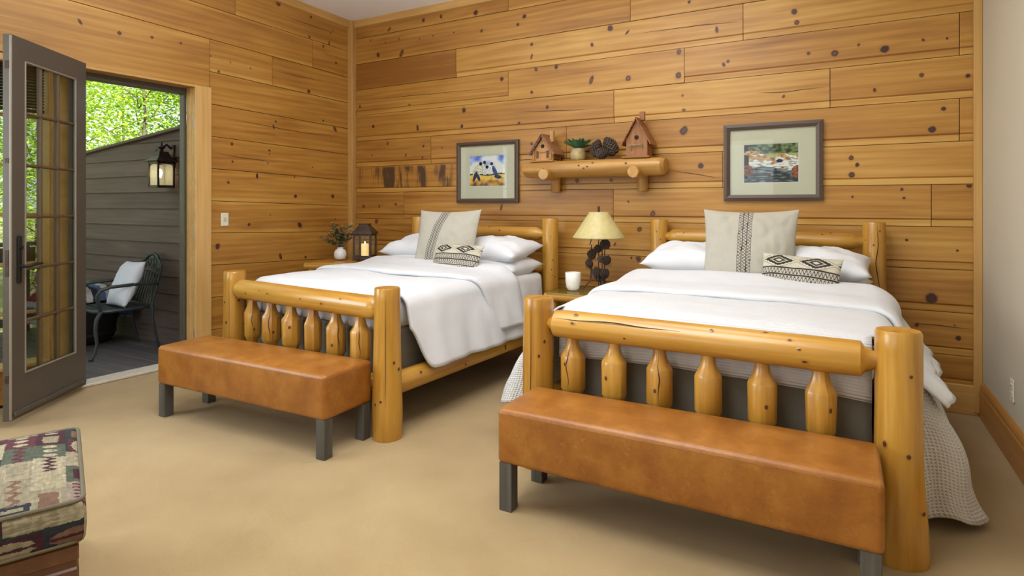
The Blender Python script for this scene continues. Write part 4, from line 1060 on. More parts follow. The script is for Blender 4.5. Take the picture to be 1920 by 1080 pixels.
# ---- candle cup and lamp on the glass table
cd = thing('candle_cup', 'white frosted glass candle cup on the glass topped table between the beds', 'candle', (2.815, -.43, .675))
mb = MB(); mb.lathe([(0, .001), (.0, .034), (.006, .044), (.025, .054), (.07, .060), (.138, .062), (.140, .059), (.10, .056), (.098, .001)], (0, 0, 0), 32, cap=False); mb.build('glass_cup', M['candle_glass'], cd, angle=None)
mb = MB(); mb.lathe([(.100, .001), (.100, .054)], (0, 0, 0), 24, cap=False); mb.tube([(0, 0, .098), (0, .002, .112)], .0015, 6, m=1); mb.build('candle_wax', [M['candle_glass'], M['black']], cd)
LP = Vector((3.005, -.36, .675))
la = thing('table_lamp', 'table lamp of iron scrolls and pine cones under a parchment shade', 'lamp', LP)
mb = MB()
for a0 in (0, 120, 240):
    a = radians(a0+200); d = Vector((cos(a), sin(a), 0))
    pts = []
    for k in range(15):
        q = k/14; r = .02+.105*q; z = .085*(1-q)**1.2*1.1+.012*sin(q*pi)*2
        pts.append(d*r+Vector((0, 0, z+.004)))
    for k in range(1, 12):
        b = k/11*2*pi*.8; pts.append(d*(.125+.024*sin(b)*(1-k/16))+Vector((0, 0, .008+.022*(1-cos(b))*(1-k/16)*.9)))
    mb.tube(pts, .0048, 8)
mb.lathe([(.07, .018), (.10, .022), (.13, .014), (.16, .008)], (0, 0, 0), 12)
mb.build('scroll_base', M['metal_bronze'], la)
mb = MB()
for (x, y, x2, h) in ((0, 0, 0, .46), (.045, .0, .05, .40), (-.07, .01, -.065, .36), (.02, .02, .022, .39)):
    mb.tube([(x, y, .075 if x else .0), (x2, y, h*.6), (x2, y, h)], .0045, 8)
mb.tube([(0, 0, .44), (-.055, 0, .42), (-.075, 0, .36)], .004, 8)
for (x, z, s_) in ((-.05, .16, -1), (.055, .19, 1), (-.02, .23, -1), (.03, .14, 1)):
    for k in range(4): mb.tube([(x, 0, z+k*.008), (x+s_*.03, -.008+.004*k, z+.012+k*.01), (x+s_*.055, -.015, z+.006+k*.012)], .0018, 6)
mb.tube([(.035, .02, 0), (.028, .01, .10), (.01, .0, .17)], [.026, .022, .016], 10)
mb.build('stem', M['metal_bronze'], la)
rnd = random.Random(4)
for (x, z, s_, ax) in ((.055, .365, .044, (.5, -.6, .3)), (.0, .33, .036, (-.2, -.8, .5)), (-.045, .285, .044, (-.5, -.7, .2)), (.065, .245, .040, (.8, -.5, -.1)), (-.065, .215, .040, (-.8, -.5, -.1)), (.025, .25, .032, (.1, -.9, .2)), (-.005, .145, .046, (-.25, -.9, -.1)), (.05, .14, .042, (.8, -.5, 0)), (.085, .045, .028, (.9, -.3, .3))):
    mb = MB(); axv = Vector(ax).normalized(); pinecone(mb, Vector((x, -.012, z))-axv*.02, axv, s_*1.5, s_, 60, 1, rnd.random()*5); mb.build('pine_cone', [M['cone'], M['cone_tip']], la)
mb = MB(); mb.lathe([(.418, .200), (.416, .203), (.424, .2035), (.520, .1405), (.615, .0775), (.622, .076), (.620, .073), (.52, .137), (.425, .199), (.418, .200)], (0, 0, 0), 48, cap=False); mb.build('lamp_shade', M['lamp_shade'], la, angle=None)
mb = MB(); mb.tube([(-.074, 0, .617), (.074, 0, .617)], .003, 6); mb.tube([(0, -.074, .617), (0, .074, .617)], .003, 6); mb.tube([(-.03, 0, .44), (-.034, 0, .52), (0, 0, .625)], .003, 6); mb.tube([(.03, 0, .44), (.034, 0, .52), (0, 0, .625)], .003, 6); mb.tube([(0, 0, .40), (0, 0, .47)], .014, 10); mb.build('harp', M['steel'], la)
mb = MB(); mb.lathe([(.62, .006), (.635, .010), (.645, .007), (.66, .011), (.672, .004)], (0, 0, 0), 12); mb.build('finial', M['metal_bronze'], la)

# ---- vase and lantern on the corner table
vs = thing('vase', 'small round white vase of olive leaf sprigs on the corner night table', 'vase', (.335, -.50, .813))
mb = MB(); mb.lathe([(0, .001), (0, .040), (.008, .052), (.035, .0615), (.07, .060), (.095, .046), (.104, .031), (.115, .029), (.122, .032), (.118, .026), (.09, .026)], (0, 0, 0), 28, cap=False); mb.build('vessel', M['ceramic'], vs, angle=None)
mb = MB(); rnd = random.Random(9)
for i in range(34):
    a = rnd.uniform(0, 2*pi); sp = rnd.uniform(.06, .20) if i > 3 else .02; h = rnd.uniform(.16, .30)-sp*.35
    p0 = Vector((cos(a)*.012, sin(a)*.012, .09)); p1 = Vector((cos(a)*sp*.45, sin(a)*sp*.45, .09+h*.62)); p2 = Vector((cos(a)*sp, sin(a)*sp, .10+h))
    mb.tube([p0, p1, p2], .0014, 5)
    for k in range(9):
        q = .35+.65*k/8; p = p1.lerp(p2, (q-.5)*2) if q > .5 else p0.lerp(p1, q*2)
        b = rnd.uniform(0, 2*pi); d = Vector((cos(b), sin(b), rnd.uniform(.1, .9))).normalized(); L_ = rnd.uniform(.04, .062); sd = d.cross(Vector((0, 0, 1))).normalized()*L_*.21; up = sd.cross(d)*.25
        m_ = 1 if rnd.random() < .35 else 0
        mb.poly([p, p+d*L_*.45+sd+up, p+d*L_], m_); mb.poly([p, p+d*L_, p+d*L_*.45-sd+up], m_)
mb.build('sprigs', [M['leaf_dark'], M['leaf_tan']], vs, smooth=False)
ln = thing('candle_lantern', 'dark metal lantern with a lit candle on the corner night table', 'lantern', (.545, -.375, .813), radians(24))
hw = .082
mb = MB(); mb.box((0, 0, .012), (.19, .19, .022), bev=.004)
for sx in (-1, 1):
    for sy in (-1, 1): mb.box((sx*hw, sy*hw, .135), (.016, .016, .235))
for z in (.032, .245):
    for s_ in (-1, 1): mb.box((0, s_*hw, z), (.165, .014, .018)); mb.box((s_*hw, 0, z), (.014, .165, .018))
mb.build('frame', M['metal_bronze'], ln, smooth=False)
mb = MB(); prev = None
for z, r in ((.252, .100), (.258, .102), (.268, .098), (.30, .076), (.335, .050), (.345, .046), (.350, .050), (.357, .047)):
    ring = [mb.vert((sx*r, sy*r, z)) for sx, sy in ((-1, -1), (1, -1), (1, 1), (-1, 1))]
    if prev:
        for i in range(4): mb.face([prev[i], prev[(i+1) % 4], ring[(i+1) % 4], ring[i]])
    else: mb.face(ring[::-1])
    prev = ring
mb.face(prev); mb.build('roof', M['metal_bronze'], ln, smooth=False)
mb = MB()
for s_ in (-1, 1): mb.box((0, s_*hw, .14), (.15, .002, .2)); mb.box((s_*hw, 0, .14), (.002, .15, .2))
mb.build('glass_panel', M['glass'], ln, smooth=False)
cn = thing('pillar_candle', 'glowing cream pillar candle inside the dark metal lantern', 'candle', (.545, -.375, .8365))
mb = MB(); at = mb.lathe([(0, .036), (.128, .036), (.132, .033), (.126, .028), (.120, .001)], (0, 0, 0), 24, wob=.02, cap=False); mb.build('wax', M['led_candle'], cn)
mb = MB(); mb.lathe([(.118, .0025), (.135, .002), (.142, .0045), (.150, .003), (.158, .0005)], (0, 0, 0), 10); mb.build('flame_tip', M['porch_bulb'], cn)

# ------------------------------------------------------------------ shelf and what stands on it
sh = thing('log_shelf', 'half log wall shelf on stub log brackets between the pictures', 'shelf', (2.86, -.135, 1.60))
mb = MB(); at = mb.lathe([(-.615, .060), (-.607, .070), (-.55, .078), (0, .080), (.55, .078), (.60, .074), (.622, .056)], (0, .0, .067), 32, axis=(1, 0, 0), wob=.05, seed=3, pv=.2, capk=.08)
for i in range(6): mb.knot(at, random.uniform(-.5, .5), mb.angof((0, -1, .1))+random.uniform(-.4, .3), .012, .008, rr=.07)
mb.v = [(x, y*1.55, min(z, .1255)) for x, y, z in mb.v]
mb.build('half_log', M['shelf_log'], sh)
for x in (-.375, .405):
    mb = MB(); mb.lathe([(0, .042), (.004, .046), (.29, .046)], (x, -.17, .012), 20, axis=(0, 1, 0), wob=.04, seed=x, pv=.3, capk=.05); mb.build('stub_log', M['shelf_log'], sh)
    mb = MB(); mb.lathe([(-.135, .040), (-.13, .044), (.06, .044)], (x, .088, 0), 20, wob=.05, seed=x+3, pv=-.2, capk=.1); mb.build('bracket_log', M['shelf_log'], sh)
SZ = 1.7255
bh = thing('birdhouse', 'small log cabin birdhouse with scalloped gable on the left of the shelf', 'birdhouse', (2.435, -.13, SZ), 0, 'birdhouses on the shelf')
w, d, eh, ah = .165, .15, .105, .245
mb = MB(); mb.box((0, -.005, .006), (.22, .20, .012), bev=.002, gcaxis=0); mb.build('floor_board', M['bird_lite'], bh, smooth=False)
mb = MB()
for i in range(6):
    z = .021+i*.0165
    for s_ in (-1, 1):
        mb.lathe([(-w/2-.018, .0085), (w/2+.018, .0085)], (0, s_*d/2, z), 8, axis=(1, 0, 0), seed=i, capk=.02) if s_ > 0 or i < 0 else None
        mb.lathe([(-d/2-.018, .0085), (d/2+.018, .0085)], (s_*w/2, 0, z+.008), 8, axis=(0, 1, 0), seed=i+9, capk=.02)
    for s_ in (-1, 1): mb.lathe([(-.02, .0085), (.02, .0085)], (s_*w/2, -d/2, z), 8, axis=(1, 0, 0), seed=i+4, capk=.02)
mb.build('log_wall', M['bird_lite'], bh)
for nm, y0, y1 in (('gable_front', -d/2-.004, -d/2+.004), ('gable_back', d/2-.004, d/2+.004)):
    mb = MB(); P5 = [(-w/2, .012), (w/2, .012), (w/2, eh), (0, ah-.03), (-w/2, eh)]
    a = [mb.vert((x, y0, z), (x, y0, z)) for x, z in P5]; b_ = [mb.vert((x, y1, z), (x, y1, z)) for x, z in P5]
    mb.face(a); mb.face(b_[::-1])
    for i in range(5): mb.face([a[i], b_[i], b_[(i+1) % 5], a[(i+1) % 5]])
    mb.build(nm, M['bird_lite'], bh, smooth=False)
mb = MB(); mb.lathe([(0, .017), (.0025, .017)], (0, -d/2-.004, .135), 20, axis=(0, -1, 0)); mb.build('entry_hole', M['dark'], bh)
for s_ in (-1, 1):
    mb = MB(); mb.box((s_*.048, -d/2-.009, .063), (.020, .006, .062), bev=.002); mb.build('shutter', M['bird_roof'], bh, smooth=False)
mb = MB(); mb.tube([(-.032, -d/2-.012, .084), (.032, -d/2-.012, .084)], .004, 8); mb.build('perch', M['bird_lite'], bh)
for s_ in (-1, 1):
    mb = MB(); sl = Vector((s_*(w/2+.035), 0, eh-.04-(ah-.012))); ln_ = sl.length; an = atan2(sl.z, sl.x)
    R_ = Matrix.Rotation(-an, 3, 'Y')
    for k in range(5): mb.box(Vector((0, 0, ah-.012))+sl*(k+.5)/5+R_ @ Vector((0, 0, .004*s_*(1 if s_ > 0 else 1))), (ln_/5+.008, .21, .006), rot=R_ @ Matrix.Rotation(radians(5), 3, 'Y'), gcaxis=1, pv=random.uniform(-.3, .3))
    for k in range(9): mb.box(Vector((0, -.106, ah-.018))+sl*(k+.5)/9+Vector((0, 0, -.004*(k % 2))), (ln_/9*.95, .006, .020), rot=R_, gcaxis=0)
    mb.build('roof_panel', M['bird_roof'] if s_ < 0 else wood('cabin_roof', (.20, .085, .035), (.30, .135, .055), (.38, .18, .08), rough=.6, coat=0), bh, smooth=False)
mb = MB(); mb.box((.045, .02, .225), (.034, .034, .095), bev=.002, gcaxis=2, pv=.3); mb.build('chimney', M['bird_lite'], bh, smooth=False)
b2 = thing('birdhouse', 'tall reddish brown birdhouse with a shingled steep roof on the right of the shelf', 'birdhouse', (3.262, -.13, SZ), 0, 'birdhouses on the shelf')
w, d, eh, ah = .175, .13, .155, .325
mb = MB()
for y0, y1 in ((-d/2, -d/2+.01), (d/2-.01, d/2)):
    P5 = [(-w/2+.006, .014), (w/2-.006, .014), (w/2-.006, eh), (0, ah-.022), (-w/2+.006, eh)]
    a = [mb.vert((x, y0, z), (x*1.0, y0, z)) for x, z in P5]; b_ = [mb.vert((x, y1, z), (x, y1, z)) for x, z in P5]
    mb.face(a); mb.face(b_[::-1])
    for i in range(5): mb.face([a[i], b_[i], b_[(i+1) % 5], a[(i+1) % 5]])
for s_ in (-1, 1):
    for k in range(4): mb.box((s_*(w/2-.006), -d/2+d*(k+.5)/4, .014+eh/2), (.01, d/4-.002, eh), gcaxis=2, pv=random.uniform(-.3, .3))
mb.lathe([(0, .018), (.0025, .018)], (0, -d/2, .165), 20, m=1, axis=(0, -1, 0))
mb.build('body', [M['bird_wood'], M['dark']], b2, smooth=False)
mb = MB(); mb.box((0, -.008, .008), (.225, .185, .015), bev=.003, gcaxis=0); mb.build('floor_board', M['bird_wood'], b2, smooth=False)
for s_ in (-1, 1):
    mb = MB(); sl = Vector((s_*(w/2+.030), 0, eh-.045-(ah-.008))); ln_ = sl.length; an = atan2(sl.z, sl.x); R_ = Matrix.Rotation(-an, 3, 'Y')
    for k in range(7): mb.box(Vector((0, 0, ah-.006))+sl*(k+.5)/7, (ln_/7+.012, .19, .007), rot=R_ @ Matrix.Rotation(radians(9*s_), 3, 'Y'), gcaxis=1, pv=random.uniform(-.5, .3))
    mb.build('roof_panel', M['bird_wood'], b2, smooth=False)
mb = MB(); mb.box((.022, .02, ah+.02), (.04, .035, .07), bev=.002, gcaxis=2); mb.build('chimney', M['bird_wood'], b2, smooth=False)
mb = MB(); mb.tube([(-.06, -d/2-.022, .102), (.055, -d/2-.022, .106)], .0055, 8); mb.tube([(-.045, -d/2, .06), (-.045, -d/2-.020, .102)], .005, 8); mb.tube([(.047, -d/2, .06), (.047, -d/2-.020, .104)], .005, 8); mb.build('twig_perch', M['leaf_tan'], b2)
su = thing('potted_succulent', 'green succulent in a small rounded clay pot on the log shelf', 'plant', (2.735, -.135, SZ))
mb = MB(); mb.lathe([(0, .001), (0, .052), (.02, .064), (.06, .070), (.092, .058), (.105, .060), (.108, .056), (.095, .052), (.09, .001)], (0, 0, 0), 26, cap=False, wob=.05)
mb.build('pot', M['pot'], su, angle=None)
mb = MB(); rnd = random.Random(3)
for i in range(64):
    q = i/64; a = i*2.39996; el = radians(84-62*q**.9)+rnd.uniform(-.12, .12); L_ = .06+.095*q*rnd.uniform(.8, 1.15)
    d = Vector((cos(a)*cos(el), sin(a)*cos(el), sin(el))); sd = Vector((-sin(a), cos(a), 0)); up = d.cross(sd)*-1
    p = Vector((cos(a)*.015, sin(a)*.015, .105)); w_ = L_*.17
    pts = [p, p+d*L_*.3+sd*w_*.8, p+d*L_*.65+sd*w_, p+d*L_+up*.008, p+d*L_*.65-sd*w_, p+d*L_*.3-sd*w_*.8]
    cm = mb.vert(p+d*L_*.55-up*L_*.07); vv = [mb.vert(x) for x in pts]; cu = mb.vert(p+d*L_*.55+up*L_*.02)
    for k in range(6): mb.face([vv[k], vv[(k+1) % 6], cm]); mb.face([vv[(k+1) % 6], vv[k], cu])
mb.build('leaves', M['succulent'], su)
for i, (x, y, ax, ln_, R, lab) in enumerate(((2.872, -.12, (.35, -.1, .95), .145, .056, 'pine cone standing on the shelf against the succulent pot'), (2.915, -.165, (.9, -.25, .12), .115, .050, 'pine cone lying on its side, the middle one of three on the shelf'), (3.055, -.12, (-.45, -.2, .9), .16, .066, 'largest pine cone, leaning on the shelf beside the tall birdhouse'))):
    c_ = thing('pine_cone', lab, 'pine cone', (x, y, SZ), 0, 'pine cones on the shelf')
    mb = MB(); a = Vector(ax).normalized(); pinecone(mb, Vector((0, 0, R*.62 if abs(a.z) > .5 else R*.95)), a, ln_, R, 110, 1, i*2.0); mb.build('scales', [M['cone'], M['cone_tip']], c_)

# ------------------------------------------------------------------ pictures
def picture(label, x0, x1, z0, z1, fw, px, pz, fn, depth=.028, n=(150, 110)):
    cx, cz = (x0+x1)/2, (z0+z1)/2; w, h = x1-x0, z1-z0
    t = thing('framed_picture', label, 'picture', (cx, -.001, cz), 0, 'pictures on the boarded wall')
    mb = MB()
    O = [(-w/2, -h/2), (w/2, -h/2), (w/2, h/2), (-w/2, h/2)]; I = [(x-math.copysign(fw, x), z-math.copysign(fw, z)) for x, z in O]
    for k in range(4):
        a, b_, c_, d_ = O[k], O[(k+1) % 4], I[(k+1) % 4], I[k]
        hor = k % 2 == 0
        def V(p, y): return mb.vert((p[0], y, p[1]), (p[1] if hor else p[0], y, (p[0] if hor else p[1])+k*3), 0, [0, .2, -.1, .1][k])
        am, bm_ = [((o[0]+i_[0])/2, (o[1]+i_[1])/2) for o, i_ in ((a, d_), (b_, c_))]
        q = [[V(p, y) for p, y in ((A, 0), (A, -depth), (Mm, -depth-.004), (B, -depth+.004), (B, -.008))] for A, Mm, B in ((a, am, d_), (b_, bm_, c_))]
        for i in range(4): mb.face([q[0][i], q[1][i], q[1][i+1], q[0][i+1]])
    mb.build('frame', M['frame_wood'], t, smooth=False)
    mb = MB(); iw, ih = w/2-fw+.002, h/2-fw+.002
    X0, X1 = -w/2+w*px[0], -w/2+w*px[1]; Zt, Zb = h/2-h*pz[0], h/2-h*pz[1]
    y = -.012
    for q in (((-iw, -ih), (iw, -ih), (iw, Zb), (-iw, Zb)), ((-iw, Zt), (iw, Zt), (iw, ih), (-iw, ih)), ((-iw, Zb), (X0, Zb), (X0, Zt), (-iw, Zt)), ((X1, Zb), (iw, Zb), (iw, Zt), (X1, Zt))):
        mb.poly([(a, y, b_) for a, b_ in q])
    for q in (((X0, Zb), (X1, Zb)), ((X1, Zb), (X1, Zt)), ((X1, Zt), (X0, Zt)), ((X0, Zt), (X0, Zb))):
        mb.poly([(q[0][0], y, q[0][1]), (q[1][0], y, q[1][1]), (q[1][0], y+.003, q[1][1]), (q[0][0], y+.003, q[0][1])])
    mb.build('mat_board', M['mat_board'], t, smooth=False)
    mb = MB(); b = .006
    mb.grid(n[0], n[1], lambda u, v: (X0+(X1-X0)*u, y+.0028, Zb+(Zt-Zb)*v), colfn=lambda u, v: (.68, .68, .64) if min(u*(X1-X0), (1-u)*(X1-X0), v*(Zt-Zb), (1-v)*(Zt-Zb)) < b else punch(fn(u, v)))
    mb.build('print', M['paint_print'], t, smooth=False)
    mb = MB(); mb.box((0, -.017, 0), (iw*2, .002, ih*2)); mb.build('glass_cover', M['frame_glass'], t, smooth=False)
punch = lambda c: tuple(max(.004, min(.8, (k*1.55)**1.45)) for k in c)
nz2 = lambda u, v, s, o=0: noise.noise(Vector((u*s, v*s, o)))
def lerp3(a, b, t): t = max(0, min(1, t)); return tuple(a[i]+(b[i]-a[i])*t for i in range(3))
def field(u, v):
    if v < .36+.02*sin(u*9): c = lerp3((.22, .11, .07), (.58, .42, .13), v/.26+nz2(u, v, 9)*.8)
    elif v < .42+.03*nz2(u, v, 14): c = (.075, .085, .06)
    else: c = lerp3((.70, .70, .74), (.13, .20, .48), (v-.5)*1.7+nz2(u, v, 5, 2)*.9-.35*(u-.3))
    # a group of stooping people in pale shirts and dark trousers, heads together
    def blob(cx, cy, rx, ry, col, rot=0):
        nonlocal c
        x, y = u-cx, v-cy; x, y = x*cos(rot)+y*sin(rot), -x*sin(rot)+y*cos(rot)
        if (x/rx)**2+(y/ry)**2 < 1: c = lerp3(col, tuple(k*.55 for k in col), .5+nz2(u, v, 26, 4)*1.4)
    blob(.22, .50, .12, .17, (.66, .64, .50), -.5); blob(.42, .52, .10, .15, (.62, .64, .62), .2); blob(.58, .50, .12, .12, (.70, .70, .66), -.3); blob(.30, .66, .14, .08, (.68, .66, .52), .5)
    blob(.16, .33, .045, .17, (.07, .075, .17), -.3); blob(.24, .32, .045, .15, (.08, .08, .19), .4); blob(.72, .47, .055, .19, (.11, .15, .30), .35); blob(.80, .30, .10, .06, (.08, .10, .20), -.3)
    blob(.32, .73, .045, .06, (.07, .04, .03)); blob(.43, .77, .04, .055, (.10, .06, .04)); blob(.50, .62, .045, .055, (.06, .03, .03)); blob(.63, .72, .045, .05, (.09, .06, .04))
    return c
def creek(u, v):
    if v > .74: c = lerp3((.05, .07, .045), (.22, .27, .15), .5+nz2(u, v, 13)*1.3)
    elif v > .36+.06*sin(u*5):
        c = lerp3((.60, .62, .62), (.25, .26, .22), .35+nz2(u*1, v*2.2, 11)*1.5)
        if v > .55 and nz2(u, v, 7, 3) > -.05: c = lerp3((.55, .42, .27), (.25, .16, .09), .5+nz2(u, v, 14, 5))
        if u > .45 and v > .62+.2*(u-.8)**2 and nz2(u, v, 9, 8) > .05: c = (.32, .36, .13)
    else: c = lerp3((.055, .07, .075), (.26, .30, .32), .25+nz2(u*.8, v*3, 9, 6)*1.5+(v-.2))
    def blob(cx, cy, rx, ry, col, rot=0):
        nonlocal c
        x, y = u-cx, v-cy; x, y = x*cos(rot)+y*sin(rot), -x*sin(rot)+y*cos(rot)
        if (x/rx)**2+(y/ry)**2 < 1: c = lerp3(col, tuple(k*.5 for k in col), .5+nz2(u, v, 22, 4)*1.4)
    blob(.055, .6, .05, .5, (.065, .05, .045)); blob(.07, .33, .12, .14, (.28, .14, .09)); blob(.97, .27, .11, .16, (.33, .16, .09)); blob(.15, .77, .16, .06, (.52, .38, .22))
    blob(.66, .55, .06, .045, (.07, .06, .17)); blob(.55, .50, .07, .035, (.50, .32, .19), .4); blob(.72, .68, .05, .06, (.52, .34, .20), -.3)
    blob(.48, .20, .035, .05, (.22, .10, .06)); blob(.59, .34, .025, .03, (.15, .06, .04)); blob(.24, .35, .03, .035, (.07, .05, .045)); blob(.71, .37, .025, .04, (.45, .28, .17))
    return c
picture('framed print of figures in a yellow field above the bed by the door', 1.409, 2.094, 1.375, 1.958, .040, (.205, .785), (.225, .735), field)
picture('framed print of a rocky creek above the bed by the beige wall', 3.895, 4.569, 1.384, 1.964, .045, (.205, .775), (.262, .772), creek, n=(170, 116))

# ------------------------------------------------------------------ the porch outside the door
DZ = -.06
mb = MB(); rnd = random.Random(5)
for i in range(38):
    y = 1.2-.148*(i+.5)
    mb.box((-1.85, y-2.0+1.0, DZ-.015), (3.2, .140, .03), bev=.004, gcaxis=0, pv=rnd.uniform(-.5, .5))
mb.box((-1.85, -2.2, DZ-.06), (3.1, 6.0, .04), m=1)
deck = structure(mb.build('deck', [M['deck'], M['dark']], smooth=False))
mb = MB()
SY = -1.25; bh_ = .172
def wtop(x): return 2.115+(x+1.0)*.094
k = 0
while True:
    z0 = DZ+k*bh_; 
    if z0 > 2.15: break
    xs = [-3.35+.25*i for i in range(13)]+[-.12]
    pv = rnd.uniform(-.4, .4); ofs = rnd.random()*20
    prev = None
    for x in xs:
        zt = min(z0+bh_+.012, wtop(x)); zb = min(z0, wtop(x))
        cur = [mb.vert((x, SY-.026, zb), (zb+ofs, 0, x), 0, pv), mb.vert((x, SY-.008, zt), (zt+ofs, 0, x), 0, pv), mb.vert((x, SY-.004, zb), (zb+ofs, .1, x), 0, pv)]
        if prev and zt-zb > 0: mb.face([prev[0], cur[0], cur[1], prev[1]]); mb.face([prev[2], cur[2], cur[0], prev[0]])
        prev = cur
    k += 1
a = [mb.vert((x, SY+y, z), (z, y, x)) for x, z in ((-3.4, DZ-.4), (-.1, DZ-.4), (-.1, wtop(-.1)), (-3.4, wtop(-3.4))) for y in (0, .1)]
mb.face([a[0], a[2], a[4], a[6]]); mb.face([a[7], a[5], a[3], a[1]]); mb.face([a[6], a[4], a[5], a[7]]); mb.face([a[0], a[6], a[7], a[1]])
structure(mb.build('wall_porch', M['siding'], smooth=False))
mb = MB(); sl = atan2(.094, 1); mb.box((-1.76, SY+.03, wtop(-1.76)+.012), (3.3, .17, .03), rot=Matrix.Rotation(-sl, 3, 'Y'), bev=.005, gcaxis=0, pv=.6); structure(mb.build('trim_6', M['siding'], smooth=False))

pl = thing('porch_lantern', 'lit bronze wall lantern on the brown siding outside the door', 'lantern', (-1.20, SY-.01, 1.525)); pl.scale = (.78, .78, .98)
LYC = -.155
mb = MB(); mb.box((0, -.018, .32), (.11, .035, .24), bev=.008); mb.tube([(0, -.03, .40), (0, -.09, .44), (0, LYC, .40)], .012, 10); mb.build('back_plate', M['metal_bronze'], pl, smooth=False)
mb = MB(); prev = None
for z, r in ((.262, .135), (.270, .138), (.282, .118), (.315, .080), (.350, .060), (.362, .058), (.368, .030)):
    ring = [mb.vert((sx*r, LYC+sy*r, z)) for sx, sy in ((-1, -1), (1, -1), (1, 1), (-1, 1))]
    if prev:
        for i in range(4): mb.face([prev[i], prev[(i+1) % 4], ring[(i+1) % 4], ring[i]])
    else: mb.face(ring[::-1])
    prev = ring
mb.face(prev); mb.build('roof', M['metal_bronze'], pl, smooth=False)
mb = MB(); mb.lathe([(.366, .026), (.385, .018), (.395, .030), (.408, .048), (.413, .044), (.425, .016), (.44, .010), (.45, .012), (.462, .003)], (0, LYC, 0), 18); mb.tube([(-.045, LYC-.045, .352), (-.045, LYC-.045, .385), (-.015, LYC-.045, .385)], .006, 8); mb.build('finial', M['metal_bronze'], pl)
mb = MB(); q = .098
for sx in (-1, 1):
    for sy in (-1, 1): mb.box((sx*q, LYC+sy*q, .135), (.020, .020, .255))
for z in (.012, .252):
    for s_ in (-1, 1): mb.box((0, LYC+s_*q, z), (.20, .020, .024)); mb.box((s_*q, LYC, z), (.020, .20, .024))
mb.box((0, LYC, .006), (.19, .19, .008)); mb.build('cage', M['metal_bronze'], pl, smooth=False)
for s_ in (-1, 1):
    for ax in (0, 1):
        mb = MB(); pts = []
        hw = .088; zb, zs = .022, .205
        pr = [(-hw, zb), (hw, zb), (hw, zs)]+[(hw*cos(radians(a)), zs+.033*sin(radians(a))) for a in range(15, 180, 15)]+[(-hw, zs)]
        f = [mb.vert((x, LYC+s_*.094, z) if ax else (s_*.094, LYC+x, z)) for x, z in pr]; mb.face(f)
        mb.build('glass_pane', M['porch_glass'], pl, smooth=False)
mb = MB(); mb.lathe([(.10, .012), (.13, .024), (.155, .028), (.18, .02), (.19, .003)], (0, LYC-.02, 0), 16); mb.build('bulb', M['porch_bulb'], pl)

def make_chair(label, loc, rz):
    t = thing('patio_chair', label, 'chair', loc, rz, 'cast metal patio chairs')
    w, d, sz = .50, .47, .43
    mb = MB(); pts = []
    for k in range(32):
        a = 2*pi*k/32; ca, sa = cos(a), sin(a); e = .45
        pts.append((math.copysign(abs(ca)**e, ca)*w/2, math.copysign(abs(sa)**e, sa)*d/2, sz))
    mb.tube(pts, .016, 8, closed=True)
    for i in range(1, 9): x = -w/2+w*i/9; mb.box((x, 0, sz), (.022, d-.02, .010))
    for i in range(1, 8): y = -d/2+d*i/8; mb.box((0, y, sz+.001), (w-.02, .022, .010))
    mb.build('seat', M['chair_metal'], t)
    mb = MB()
    B = lambda x, z: (x, d/2-.01+(z-sz)*.24, z)
    out = [(-.235, sz-.01), (-.24, .60), (-.235, .74), (-.245, .80), (-.20, .845), (-.15, .86), (-.10, .90), (0, .925), (.10, .90), (.15, .86), (.20, .845), (.245, .80), (.235, .74), (.24, .60), (.235, sz-.01)]
    mb.tube([B(*p) for p in out], .014, 8)
    mb.tube([B(-.235, .74), B(0, .765), B(.235, .74)], .010, 8)
    for sx in (-1, 1):
        for cx, cz, r in ((.06, .83, .045), (.145, .80, .038), (.0, .88, .022), (.19, .79, .022)):
            mb.tube([B(sx*cx+sx*r*(1-k/26)*cos(k*.55), cz+r*(1-k/26)*sin(k*.55)) for k in range(20)], .008, 6)
    for i in range(-3, 4): mb.tube([B(i*.066, sz), B(i*.05, .60), B(i*.066, .75)], .007, 6)
    for z in (.52, .60, .68): mb.tube([B(-.23, z), B(0, z+.012), B(.23, z)], .006, 6)
    mb.build('backrest', M['chair_metal'], t)
    for sx in (-1, 1):
        x = sx*.255
        mb = MB(); mb.tube([(x, d/2+.045, .655), (x+sx*.01, .05, .66), (x+sx*.015, -.13, .655), (x+sx*.012, -.205, .635), (x+sx*.008, -.235, .585), (x, -.225, .52), (x-sx*.01, -.205, .455), (x-sx*.015, -.21, .43)], .016, 8); mb.build('arm', M['chair_metal'], t)
        mb = MB(); mb.tube([(x-sx*.01, -.20, .43), (x, -.235, .37), (x, -.245, .28), (x, -.232, .15), (x, -.25, .06), (x, -.275, .018)], [.017, .018, .017, .015, .013, .013], 8)
        mb.lathe([(0, .018), (.02, .022), (.034, .012)], (x, -.278, 0), 12); mb.build('leg', M['chair_metal'], t)
        mb = MB(); mb.tube([(x-sx*.015, d/2, .44), (x-sx*.01, d/2-.005, .32), (x, d/2+.02, .16), (x, d/2+.06, .0)], [.017, .015, .014, .013], 8); mb.build('leg', M['chair_metal'], t)
    return t
ch = make_chair('dark cast metal chair holding a white pillow against the brown siding', (-1.43, -1.69, DZ), radians(-8))
dup(ch, (-1.75, -3.45, DZ), radians(75), 'dark cast metal chair on the porch seen past the edge of the open door leaf', 'cast metal patio chairs')
o = pillow('outdoor_pillow', M['outdoor_white'], .46, .46, .15, (-1.365, -1.63, .595), (radians(66), radians(-2), radians(-8)), 'white pillow with dark piped edge propped on the metal chair outside', 'pillow', pinch=.05, seed=8)
mb = MB(); pts = []
